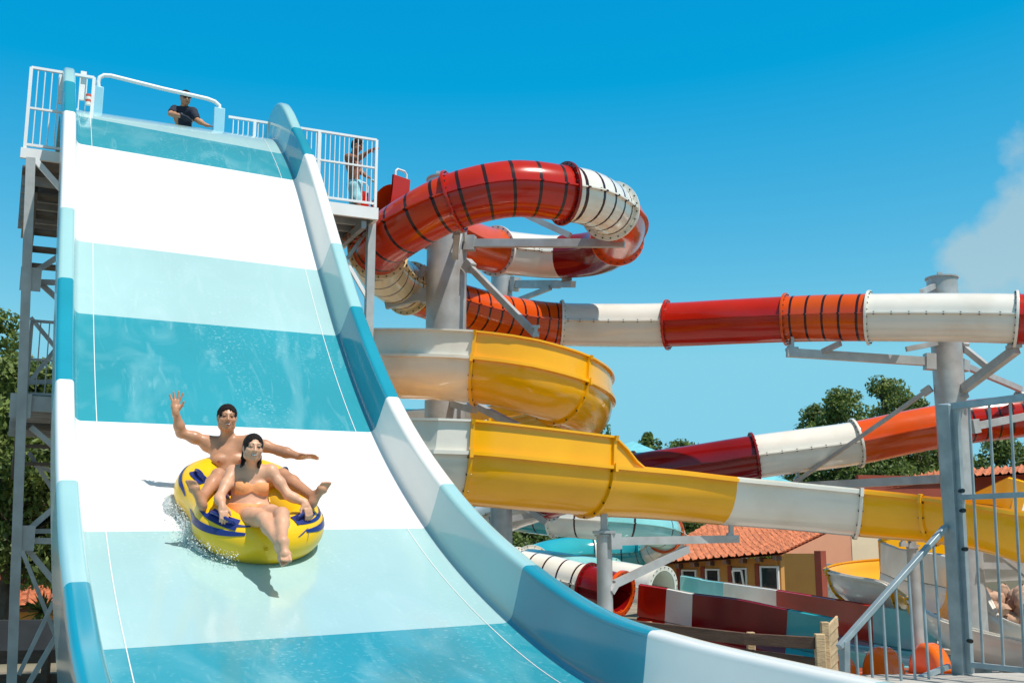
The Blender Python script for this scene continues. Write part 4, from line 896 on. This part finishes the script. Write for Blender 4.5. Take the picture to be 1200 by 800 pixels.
def body(J,bd,skin,parent,h=.0052,female=False,smile=True,Hh=.23):
    """J: joint positions. returns the field and the head frame"""
    P_=np.array([np.asarray(J[k]) for k in J if k in('pel','chest','neck','head','shL','shR','elL','elR','wrL','wrR','hiL','hiR','knL','knR','anL','anR')]); lo=P_.min(0)-.28; hi=P_.max(0)+.28
    Fd=Field(lo,hi,h); R_,F_,U_=frame3(J['fwd'],np.asarray(J['neck'])-np.asarray(J['pel'])); U_=nrm(np.asarray(J['neck'])-np.asarray(J['pel'])); F_=nrm(np.asarray(J['fwd'])-U_*np.dot(J['fwd'],U_)); R_=np.cross(F_,U_)
    A=np.array([R_,F_,U_]); pel,ch,nk=map(np.asarray,(J['pel'],J['chest'],J['neck'])); b=bd
    Fd.el(pel,A,[b['hip'],.105,.11],.05); wst=pel*.52+ch*.48; Fd.el(wst,A,[b['waist'],.092,.13],.07); Fd.el(ch-U_*.02,A,[b['chest'],.108,.155],.06)
    for s_,sh in((-1,J['shL']),(1,J['shR'])):
        sh=np.asarray(sh); Fd.rc(nk-U_*.05,sh-U_*.0,.046,b['delt'],.05); Fd.rc(ch+U_*.06,sh-U_*.03,.075,b['delt'],.05)
        if female:
            Fd.el(ch+R_*s_*-.072*-1+F_*.082-U_*.055,A,[.064,.052,.058],.022)
        else:
            Fd.el(ch+R_*s_*.072+F_*.078-U_*.015,A,[.070,.036,.048],.016)
    if not female:
        for k in range(3):
            for s_ in(-1,1): Fd.el(wst+U_*(.075-.062*k)+R_*s_*.032+F_*.076,A,[.027,.016,.026],.014)
    Fd.el(wst-U_*.055+F_*.097,A,[.007,.014,.008],.012,True)
    hc=np.asarray(J['head']); Fd.rc(nk-U_*.03,hc-nrm(np.asarray(J['hup']))*.06-nrm(J['hf'])*.012,b['neck']*1.12,b['neck'],.03)
    hd=head(Fd,hc,J['hf'],J['hup'],Hh,female)
    for s_ in 'LR':
        limb(Fd,J['sh'+s_],J['el'+s_],J['wr'+s_],b['arm'],.03)
        if 'hd'+s_ in J: hand(Fd,np.asarray(J['wr'+s_]),np.asarray(J['hd'+s_]),np.asarray(J['hn'+s_]),J.get('ts'+s_,1),b.get('handL',.18),J.get('sp'+s_,.5),J.get('cu'+s_,.15))
    for s_ in 'LR':
        if 'kn'+s_ in J:
            Fd.rc(pel+R_*(-.05 if s_=='L' else .05)*0,J['hi'+s_],.09,b['leg'][0],.05); limb(Fd,J['hi'+s_],J['kn'+s_],J['an'+s_],b['leg'],.035)
            kn=np.asarray(J['kn'+s_]); m=kn*.62+np.asarray(J['an'+s_])*.38
            if 'calf'+s_ in J: Fd.el(m+nrm(J['calf'+s_])*.02,np.array([nrm(np.cross(np.asarray(J['an'+s_])-kn,J['calf'+s_])),nrm(J['calf'+s_]),nrm(np.asarray(J['an'+s_])-kn)]),[.042,.042,.09],.03)
            foot(Fd,np.asarray(J['an'+s_]),np.asarray(J['ft'+s_]),np.asarray(J['fu'+s_]),b.get('footL',.25),1 if s_=='R' else -1)
    v,F=nets(Fd.D,Fd.lo,Fd.h)
    # keep the largest connected shell only in spirit: all limbs are blended, so the net is one surface
    mi=face_mats(v,F,hd,smile)
    if not female:
        fc_=v[F].mean(1)-ch
        for s_ in(-1,1): mi[(np.hypot(fc_@R_-s_*.088,fc_@U_+.035)<.0105)&(fc_@F_>.02)]=1
    o=mesh_obj('body',v,F,[skin,'lips','teeth','eye'],parent,mi); return Fd,hd,A,o
def garment(name,Fd,reg,m,parent,off=.009):
    p=Fd.pts(); D=np.maximum(Fd.D-off,reg(p)).astype(np.float32); D=np.maximum(D,-(Fd.D+.012)); v,F=nets(D,Fd.lo,Fd.h); return mesh_obj(name,v,F,[m],parent)
def hair_cap(hd,parent,long=False,strands=(),thick_=.013,m='hair',low=-.02):
    c,r,f,u,s=hd; pts=[c]+[np.asarray(q) for st in strands for q in st[0]]; P_=np.array(pts); Fd=Field(P_.min(0)-.17,P_.max(0)+.17,.0055); A=np.array([r,f,u]); X=lambda a,b,d:c+(r*a+f*b+u*d)*s
    Fd.el(X(0,-.014,.033),A,[(.074+thick_)*s,(.096+thick_)*s,(.084+thick_)*s],.01)
    Fd.el(X(0,-.03,-.02),A,[.070*s,.074*s,.085*s],.03)
    p=Fd.pts(); q=(p-c)/s; x,y,z=q@r,q@f,q@u
    if long: fc_=1-np.sqrt((x/(.066-.20*np.clip(z-.02,0,.1)))**2+((y-.105)/.088)**2+((z+.030)/.122)**2)
    else: fc_=1-np.sqrt((x/.0655)**2+((y-.105)/.080)**2+((z+.028)/.111)**2)
    ear=1-np.sqrt(((np.abs(x)-.08)/.03)**2+((y-.012)/.03)**2+((z+.012)/.045)**2)
    ph=np.arctan2(x,y+.03); wv=np.sin(ph*23+z*30)+.7*np.sin(ph*37-z*45+1.3)+.6*np.sin(z*160+x*120+y*90) if not long else np.sin(np.abs(x)*330+y*70+z*40)+.6*np.sin(np.abs(x)*190-y*150+2)
    Fd.D=Fd.D+(wv*(.0012 if long else .0020)).astype(np.float32)
    cut=np.maximum(fc_*.07+wv*(.0008 if long else .0022),-1 if long else ear*.03); Fd.D=np.maximum(Fd.D,cut.astype(np.float32))
    Fd.D=np.maximum(Fd.D,(low*1.0-.055-z).astype(np.float32)*s)
    for pt,ra,rb in strands:
        for a,b,i in zip(pt[:-1],pt[1:],range(len(pt))): n=len(pt)-1; Fd.rc(a,b,ra+(rb-ra)*i/n,ra+(rb-ra)*(i+1)/n,.015)
    v,F=nets(Fd.D,Fd.lo,Fd.h); return mesh_obj('hair',v,F,[m],parent)
BM=dict(hip=.152,waist=.128,chest=.162,delt=.056,neck=.054,arm=(.052,.050,.040,.043,.027),leg=(.088,.075,.055,.056,.037),handL=.185,footL=.26)
BW=dict(hip=.168,waist=.132,chest=.140,delt=.046,neck=.045,arm=(.044,.043,.035,.036,.024),leg=(.094,.078,.053,.052,.033),handL=.165,footL=.235)
TOCAM=lambda p:nrm(V(0,0,EYE)-np.asarray(p))
CR=V(1,0,0)      # camera right
# --- inflatable tube: stadium shaped ring with a bridge between the two riders
S0,LAT0,_=slide_hit(299,632); S1,LAT1,_=slide_hit(277,598)
fc=slide_pt(S0,LAT0); rcn=slide_pt(S1,LAT1); ax=nrm(fc-rcn); tn=nrm(slide_pt(S0+.25,LAT0,.3)-slide_pt(S0+.25,LAT0)); tx=nrm(np.cross(ax,tn)); tn=np.cross(tx,ax)
mid=(fc+rcn)/2; rm=.178; half=np.linalg.norm(fc-rcn)/2; RM=.352; tc=mid+tn*(rm*.93)
tube=thing('inflatable_tube','yellow inflatable raft with navy blue stripes carrying two riders down the wide slide','inflatable raft',mid)
def ring_at(t):
    """centre line of the raft at t in 0..1 (0 = front), with the outward direction"""
    per=4*half+2*math.pi*RM; d=(t%1)*per; q=math.pi*RM/2
    if d<q: a=d/RM; return tc+ax*(half+RM*math.cos(a))+tx*RM*math.sin(a), ax*math.cos(a)+tx*math.sin(a)
    d-=q
    if d<2*half: pin=.035*math.sin(math.pi*d/(2*half)); return tc+ax*(half-d)+tx*(RM-pin), tx
    d-=2*half
    if d<2*q: a=math.pi/2+d/RM; return tc+ax*(-half+RM*math.cos(a))+tx*RM*math.sin(a), ax*math.cos(a)+tx*math.sin(a)
    d-=2*q
    if d<2*half: pin=.035*math.sin(math.pi*d/(2*half)); return tc+ax*(-half+d)-tx*(RM-pin), -tx
    d-=2*half; a=-math.pi/2+d/RM; return tc+ax*(half+RM*math.cos(a))+tx*RM*math.sin(a), ax*math.cos(a)+tx*math.sin(a)
def tsurf(t,a,off=0): c,o=ring_at(t); return c+(o*math.cos(a)+tn*math.sin(a))*(rm+off)
NT=120
G=np.array([[tsurf(i/NT,j/28*2*math.pi) for j in range(28)] for i in range(NT)]); mb=MB(); mb.grid(G,0,closeU=True,closeV=True); 
mb.build('ring',M['tube'],tube,ang=80)
mb=MB(); mb.cyl(tc-tx*.36-tn*.03,tc+tx*.36-tn*.03,.12,n=20); mb.build('bridge',M['tube'],tube)
mb=MB(); G=[[tc-tn*.13+ax*((half+RM*math.cos(a))*k if math.cos(a)>0 else (-half+RM*math.cos(a))*k)+tx*RM*math.sin(a)*k for a in np.linspace(0,2*math.pi,40)] for k in(0.02,.5,1.0)]; mb.grid(np.array(G),0,closeV=True); mb.build('floor_sheet',M['navy'],tube)
def patch(fn,n=28,off=.004):
    G=[[tsurf(t,a,off) for a in np.linspace(lo,hi,7)] for t,lo,hi in fn]; mb=MB(); mb.grid(np.array(G),0); return mb.build('stripe',M['navy'],tube)
D2=math.radians
def swoosh(t0,t1,a0,a1,w,curve=0): 
    ts=np.linspace(t0,t1,26); out=[]
    for i,t in enumerate(ts):
        q=i/25; c=a0+(a1-a0)*q+curve*math.sin(math.pi*q); ww=w*max(.04,math.sin(math.pi*min(1,q*.9+.1))**.8); out.append((t,D2(c-ww),D2(c+ww)))
    patch(out)
for sg in(1,-1):
    swoosh(sg*.055 if sg<0 else .055,sg*.235,38,10,9,-7); swoosh(sg*.05,sg*.20,60,46,5,-6)
    swoosh(sg*.285,sg*.44,20,52,6.5,6)
swoosh(-.035,-.062,30,44,1.6); swoosh(-.062,-.050,44,6,1.4)
seamG=[(t,D2(88),D2(91)) for t in np.linspace(.0,1,80)]
def handle(t,a,ln=.035,wd=16):
    patch([(q,D2(a-wd),D2(a+wd)) for q in np.linspace(t-ln,t+ln,8)],off=.006)
    mb=MB(); pts=[tsurf(q,D2(a),h_) for q,h_ in((t-ln*.8,.0),(t-ln*.7,.03),(t-ln*.35,.046),(t,.05),(t+ln*.35,.046),(t+ln*.7,.03),(t+ln*.8,0))]; mb.pipe(pts,.014,n=8); mb.build('handle',M['navy'],tube)
HANDS=((.1075,57),(-.0775,75))
for t_,a_ in HANDS: handle(t_,a_)
for sg in(1,-1): handle(sg*.315,82)
patch([(q,D2(100),D2(132)) for q in np.linspace(.205,.245,8)]); 
mb=MB(); c=tsurf(0.02,D2(8)); o_=ring_at(.02)[1]; mb.cyl(c-o_*.005,c+o_*.03,.017,n=10); mb.cyl(c+o_*.03,c+o_*.05,.012,n=10); mb.build('valve',M['tube'],tube)
# --- woman in front
zw=proj(tc+ax*half)[2]-.14
J=dict(pel=P(292,595,zw),chest=P(294,563,zw+.06),neck=P(295.5,546,zw+.05),head=P(296.5,525,zw-.03))
J.update(shR=P(273,552,zw+.03),shL=P(317.5,551,zw+.06),elR=P(257,583,zw-.20),wrR=P(256.5,602,zw-.05),elL=P(338,580,zw-.0),wrL=P(353,593,zw-.03))
J.update(hiR=P(283,605,zw-.02),hiL=P(305,604,zw-.0),knR=P(309,608,zw-.43),knL=P(330,603,zw-.42),anR=P(328,638,zw-.71),anL=P(331,634,zw-.74))
hr_=tsurf(HANDS[0][0],D2(HANDS[0][1]),.0); hl_=tsurf(HANDS[1][0],D2(HANDS[1][1]),.0); J['wrR']=hr_+tn*.10-ax*.03; J['wrL']=hl_+tn*.10-ax*.03
J['fwd']=nrm(TOCAM(J['chest'])*V(1,1,.2)+V(.12,0,0)); J['hf']=nrm(TOCAM(J['head'])*V(1,1,.4)+V(.22,0,-.06)); J['hup']=nrm(V(.02,.1,1))
J['hdR']=nrm(ax*1.0-tn*.65); J['hnR']=-tn-ax*.3; J['tsR']=1; J['cuR']=.8; J['spR']=.15
J['hdL']=nrm(ax*1.0-tn*.65+tx*-.2); J['hnL']=-tn-ax*.3; J['tsL']=-1; J['cuL']=.8; J['spL']=.15
J['ftR']=nrm(P(335,655,zw-.86)-J['anR']); J['fuR']=TOCAM(J['anR'])+V(0,0,.4); J['ftL']=nrm(P(336,652,zw-.90)-J['anL']); J['fuL']=TOCAM(J['anL'])+V(0,0,.4)
woman=thing('person','dark haired woman in an orange bikini sitting at the front of the yellow raft','person',J['pel'])
Fd,hd,A,_b=body(J,BW,'skin_w',woman,female=True,Hh=.218)
def reg_band(lo,hi,org,U): return lambda p:np.maximum((p-org)@U-hi,lo-(p-org)@U)
ch=J['chest']; Uw=A[2]
rb_=reg_band(-.115,-.005,ch,Uw)
def bandeau(p):
    q=(p-ch); x,y,z=q@A[0],q@A[1],q@A[2]; top=z-(-.012-.020*np.exp(-(x/.03)**2)-.0*x); bot=(-.112+.022*np.exp(-(x/.03)**2))-z
    return np.maximum(np.maximum(top,bot),np.maximum(np.abs(x)-.130,-y-.12))
garment('bikini_top',Fd,bandeau,'bikini',woman)
def brief(p):
    q=(p-J['pel']); x,y,z=q@A[0],q@A[1],q@A[2]; return np.maximum((np.sqrt((x/.21)**2+((y-.03)/.22)**2+((z+.05)/.13)**2)-1)*.13,z-.035)
garment('bikini_bottom',Fd,lambda p:np.maximum(brief(p),((p-J['pel'])@A[1])-.15),'bikini',woman)
c,r,f,u,s=hd; X=lambda a,b,d:c+(r*a+f*b+u*d)*s
hair_cap(hd,woman,True,thick_=.009,strands=[([X(.055,-.05,-.03),X(.060,-.05,-.09),X(.068,-.01,-.135),X(.085,.02,-.16)],.022,.009),([X(-.055,-.05,-.02),X(-.066,-.045,-.07),X(-.070,-.02,-.11),X(-.066,.0,-.15)],.026,.012),([X(0,-.09,0),X(0,-.11,-.08),X(.01,-.10,-.16)],.045,.02)])
# --- man behind
zm=proj(tc-ax*half)[2]+.02
J=dict(pel=P(268,583,zm+.07),chest=P(268,538,zm+.16),neck=P(267,510,zm+.20),head=P(266,490,zm+.16))
J.update(shR=P(243.5,518,zm+.20),shL=P(293,517,zm+.18),elR=P(212,507,zm+.12),wrR=P(205.5,482,zm+.06),elL=P(328,528,zm+.10),wrL=P(351,534.5,zm+.02))
J.update(hiR=P(259,580,zm+.03),hiL=P(281,580,zm+.06),knR=P(256,557,zm-.40),knL=P(331,557,zm-.17),anR=P(236,584,zm-.76),anL=P(367,582,zm-.46))
J['fwd']=nrm(TOCAM(J['chest'])*V(1,1,.2)+V(.05,0,0)); J['hf']=nrm(TOCAM(J['head'])*V(1,1,.35)+V(.12,0,0)); J['hup']=nrm(V(.0,.05,1))
J['hdR']=V(-.03,0,1); J['hnR']=TOCAM(J['wrR']); J['tsR']=1; J['spR']=1.6; J['cuR']=.08
J['hdL']=V(1,-.15,-.02); J['hnL']=V(0,-.35,-.9); J['tsL']=-1; J['spL']=.5; J['cuL']=.12
J['ftR']=nrm(P(227,570,zm-.84)-P(238,594,zm-.82)); J['fuR']=-TOCAM(J['anR'])+V(.25,0,.1); J['ftL']=nrm(P(389,565,zm-.50)-P(373,589,zm-.50)); J['fuL']=-TOCAM(J['anL'])+V(-.5,0,.1)
man=thing('person','bare chested man at the back of the yellow raft waving one raised arm','person',J['pel'])
Fd,hd,A,_b=body(J,BM,'skin_m',man,smile=True)
pz=J['pel']
garment('swim_trunks',Fd,lambda p:np.maximum(((p-pz)@A[2])-.06,np.linalg.norm(p-(pz+A[1]*.08),axis=-1)-.27),'trunks',man)
hair_cap(hd,man,False,thick_=.010)
# --- lifeguard leaning at the top of the wide slide
def guard():
    s0,l0=17.75,0
    o=plane_pt(214,140,17.7); z=proj(o)[2]
    J=dict(pel=P(216,163,z+.05),chest=P(215,136,z-.03),neck=P(215,125.5,z-.06),head=P(217.5,114.5,z-.12))
    J.update(shR=P(205,128.5,z-.02),shL=P(226,131,z-.08),elR=P(200,133.5,z-.20),wrR=P(213,136.5,z-.36),elL=P(231,141,z-.15),wrL=P(242,147,z-.30))
    J['fwd']=nrm(TOCAM(J['chest'])*V(1,1,0)+V(.1,0,0)); J['hf']=nrm(TOCAM(J['head'])*V(1,1,1)+V(.30,0,-.1)); J['hup']=nrm(V(.05,-.2,1))
    b=SL(17.75,1.2,8.2); pel=J['pel']; J['hiR']=pel+V(-.09,0,-.06); J['hiL']=pel+V(.09,0,-.06); J['knR']=pel+V(-.11,-.03,-.48); J['knL']=pel+V(.11,-.03,-.48); J['anR']=pel+V(-.12,.05,-.90); J['anL']=pel+V(.12,.05,-.90)
    J['ftR']=V(-.1,-1,-.05);J['fuR']=V(0,0,1);J['ftL']=V(.1,-1,-.05);J['fuL']=V(0,0,1)
    J['hdR']=V(.9,-.2,-.35); J['hnR']=V(0,-.2,-.9); J['tsR']=1; J['hdL']=V(.9,-.25,-.3); J['hnL']=V(0,.1,-1); J['tsL']=-1
    t=thing('person','man in navy tee shirt and black sunglasses at the top lip of the wide slide','person',J['pel']-ZUP*.95)
    Fd,hd,A,_=body(J,BM,'skin_m',t,h=.011,smile=False); ch=J['chest']
    def shirt(p):
        q=p-ch; z_=q@A[2]; d=np.maximum(z_-.155,-z_-.60)
        for s_ in 'LR':
            sh=np.asarray(J['sh'+s_]);el=np.asarray(J['el'+s_]); ab=nrm(el-sh); tt=(p-sh)@ab; d2=np.maximum(tt-.17,np.linalg.norm(p-sh-ab*np.clip(tt,-.05,.2)[...,None],axis=-1)-.085); d=np.where(((p-sh)@(A[0]*(-1 if s_=='L' else 1)))>-.02,d2,d)
        return d
    garment('tee_shirt',Fd,shirt,'tee',t,off=.014)
    garment('trousers',Fd,lambda p:np.maximum(((p-ch)@A[2])+.40,-((p-ch)@A[2])-.95),'navy',t,off=.016)
    hair_cap(hd,t,False,thick_=.006)
    c,r,f,u,s=hd; mb=MB()
    for sg in(-1,1): mb.box(c+r*sg*.032+f*.094+u*.014,.026,.006,.017,r,f,u); mb.box(c+r*sg*.075+f*.045+u*.018,.004,.05,.005,r,f,u)
    mb.box(c+f*.100+u*.018,.008,.004,.004,r,f,u); mb.build('sunglasses',M['shades'],t)
    mb=MB(); mb.box(ch+A[1]*.128+A[0]*.065+A[2]*.03,.035,.004,.018,A[0],A[1],A[2]); mb.build('chest_badge',M['badge'],t)
guard()
# --- attendant behind the railing
def attendant():
    o=plane_pt(417,205,17.7); z=proj(o)[2]; Q=lambda x,y,d=0:P(x,y,z+d)
    J=dict(pel=Q(416,217,0),chest=Q(413,193,.0),neck=Q(414.5,180,.0),head=Q(419,171,-.03))
    J.update(shR=Q(408,184,-.12),shL=Q(417,184,.14),elR=Q(420,186,-.20),wrR=Q(433,177,-.24),elL=Q(421,200,.16),wrL=Q(429,206.5,.05))
    pel=J['pel']; J['hiR']=pel+V(.0,-.09,-.05); J['hiL']=pel+V(.0,.09,-.05); J['knR']=pel+V(.08,-.10,-.46); J['knL']=pel+V(-.02,.10,-.47); J['anR']=pel+V(.0,-.10,-.88); J['anL']=pel+V(-.12,.10,-.88)
    J['ftR']=V(1,-.1,-.05);J['fuR']=V(0,0,1);J['ftL']=V(1,.1,-.05);J['fuL']=V(0,0,1); J['fwd']=V(1,-.25,-.1); J['hf']=V(.9,-.2,-.35); J['hup']=V(.35,0,1)
    J['hdR']=V(.9,0,.4); J['hnR']=V(.3,-.3,-.9); J['hdL']=V(.8,-.3,-.5); J['hnL']=V(-.2,0,-1); J['tsR']=1; J['tsL']=-1
    t=thing('person','bare chested attendant in turquoise shorts reaching out behind the white railing of the tower platform','person',pel-ZUP*.92)
    Fd,hd,A,_=body(J,BM,'skin_d',t,h=.011,smile=False); pz=J['pel']
    garment('swim_shorts',Fd,lambda p:np.maximum(((p-pz)@A[2])-.08,-(p-pz)[...,2]-.34),'aqua',t,off=.02)
    hair_cap(hd,t,False,thick_=.012)
attendant()
# --- white spray thrown up by the raft on its left side
mb=MB(); g=np.random.default_rng(11)
for k in range(1500):
    t=g.choice([g.uniform(.16,.34),g.uniform(.06,.20)]); c,o=ring_at(t); r_=rm+abs(g.normal(0,.06)); p=c+o*r_*g.uniform(.75,1.05)-tn*g.uniform(.02,.17)+ax*g.normal(0,.02); q=g.uniform(.0015,.0042)*(1.8 if k%14==0 else 1); mb.ball(p,[q,q,q],n=5,m=4)
for t0,t1,hh_ in((.10,.36,.05),(.30,.40,.09)):
    G=[]
    for t in np.linspace(t0,t1,60):
        c,o=ring_at(t); e=max(.05,math.sin(math.pi*(t-t0)/(t1-t0))); row=[]
        for a in np.linspace(0,2*math.pi,13)[:-1]:
            q=hh_*e*(.55+.6*g.random()); row.append(c+o*(rm*.93+math.cos(a)*q)-tn*(rm*.80-math.sin(a)*q*.9))
        G.append(row)
    mb.grid(np.array(G),1,closeV=True)
o=mb.build('water_spray',[M['foam'],M['froth']]); tag(o,'white water spray along the left side of the yellow raft','spray',kind='stuff')
# ---------------------------------------------------------------- sky, sun, camera
EL,AZ=math.radians(62),math.radians(132)
w=bpy.data.worlds.new('World'); SC.world=w; w.use_nodes=True; nt=w.node_tree; bg=nt.nodes['Background']; L=nt.links.new
sky=nt.nodes.new('ShaderNodeTexSky'); sky.sky_type='NISHITA'; sky.sun_disc=False; sky.sun_elevation=EL; sky.sun_rotation=AZ; sky.altitude=100; sky.air_density=1.0; sky.dust_density=.3; sky.ozone_density=2.5
sp_=nt.nodes.new('ShaderNodeSeparateColor'); L(sky.outputs[0],sp_.inputs[0]); cb_=nt.nodes.new('ShaderNodeCombineColor')
KX=2**-EXPO*.11/SKY_STR
for ch_,(sl,of) in enumerate(((1.55,-1.93),(1.31,.50),(.46,4.7))):
    mn_=nt.nodes.new('ShaderNodeMath'); mn_.operation='MINIMUM'; L(sp_.outputs[ch_],mn_.inputs[0]); mn_.inputs[1].default_value=(2.65,4.0,5.85)[ch_]
    q_=nt.nodes.new('ShaderNodeMath'); q_.operation='MULTIPLY_ADD'; L(mn_.outputs[0],q_.inputs[0]); q_.inputs[1].default_value=sl*KX; q_.inputs[2].default_value=of*KX
    q2_=nt.nodes.new('ShaderNodeMath'); q2_.operation='MAXIMUM'; L(q_.outputs[0],q2_.inputs[0]); q2_.inputs[1].default_value=.01; L(q2_.outputs[0],cb_.inputs[ch_])
# deep saturated blue low down as in the photograph, paler physical sky towards the zenith
ge_=nt.nodes.new('ShaderNodeTexCoord'); sx_=nt.nodes.new('ShaderNodeSeparateXYZ'); L(ge_.outputs['Generated'],sx_.inputs[0])
mr_=nt.nodes.new('ShaderNodeMapRange'); mr_.inputs[1].default_value=.52; mr_.inputs[2].default_value=.8; L(sx_.outputs[2],mr_.inputs[0])
zs_=nt.nodes.new('ShaderNodeMix'); zs_.data_type='RGBA'; zs_.blend_type='MULTIPLY'; zs_.inputs[0].default_value=1; L(sky.outputs[0],zs_.inputs[6]); zs_.inputs[7].default_value=(1.0,.86,.66,1)
hs=nt.nodes.new('ShaderNodeMix'); hs.data_type='RGBA'; L(mr_.outputs[0],hs.inputs[0]); L(cb_.outputs[0],hs.inputs[6]); L(zs_.outputs[2],hs.inputs[7])
# one soft cloud low at the right, from noise in the direction of view
tc_=nt.nodes.new('ShaderNodeTexCoord'); dirc=nrm(P(1232,290,1)-V(0,0,EYE))
def vm(op,a,b=None):
    n=nt.nodes.new('ShaderNodeVectorMath'); n.operation=op; L(a,n.inputs[0])
    if b is not None: n.inputs[1].default_value=tuple(b)
    return n
sub=vm('SUBTRACT',tc_.outputs['Generated'],dirc); scl=vm('MULTIPLY',sub.outputs[0],(12,12,12)); ln=vm('LENGTH',scl.outputs[0])
nz=nt.nodes.new('ShaderNodeTexNoise'); nz.inputs['Scale'].default_value=14; nz.inputs['Detail'].default_value=7; L(tc_.outputs['Generated'],nz.inputs['Vector'])
m1=nt.nodes.new('ShaderNodeMath'); m1.operation='MULTIPLY_ADD'; L(nz.outputs['Fac'],m1.inputs[0]); m1.inputs[1].default_value=2.6; m1.inputs[2].default_value=-1.3
m2=nt.nodes.new('ShaderNodeMath'); m2.operation='ADD'; L(ln.outputs['Value'],m2.inputs[0]); L(m1.outputs[0],m2.inputs[1])
rp_=nt.nodes.new('ShaderNodeValToRGB'); L(m2.outputs[0],rp_.inputs[0]); rp_.color_ramp.elements[0].position=.55; rp_.color_ramp.elements[0].color=(.62,.62,.62,1); rp_.color_ramp.elements[1].position=.92; rp_.color_ramp.elements[1].color=(0,0,0,1)
mx=nt.nodes.new('ShaderNodeMix'); mx.data_type='RGBA'; L(rp_.outputs[0],mx.inputs[0]); L(hs.outputs[2],mx.inputs[6]); mx.inputs[7].default_value=(4.4*KX,5.6*KX,5.9*KX,1)
L(mx.outputs[2],bg.inputs[0]); bg.inputs[1].default_value=SKY_STR
sd=bpy.data.lights.new('sun','SUN'); sd.energy=SUN_E; sd.angle=math.radians(.53); sd.color=(1,.95,.87); so=bpy.data.objects.new('sun',sd); COL.objects.link(so)
from mathutils import Vector
sv=Vector((math.sin(AZ)*math.cos(EL),math.cos(AZ)*math.cos(EL),math.sin(EL))); so.rotation_euler=sv.to_track_quat('Z','Y').to_euler(); so.location=(10,-5,30)
cd=bpy.data.cameras.new('camera'); co=bpy.data.objects.new('camera',cd); COL.objects.link(co); SC.camera=co
co.location=(0,0,EYE); co.rotation_euler=(math.pi/2+PITCH,0,0); cd.sensor_fit='HORIZONTAL'; cd.sensor_width=36; cd.lens=36*FPX/1200; cd.clip_start=.05; cd.clip_end=3000
SC.view_settings.view_transform='Standard'; SC.view_settings.look='None'; SC.view_settings.exposure=EXPO; SC.view_settings.gamma=1; SC.view_settings.use_curve_mapping=False
SC.render.resolution_x=1024; SC.render.resolution_y=682
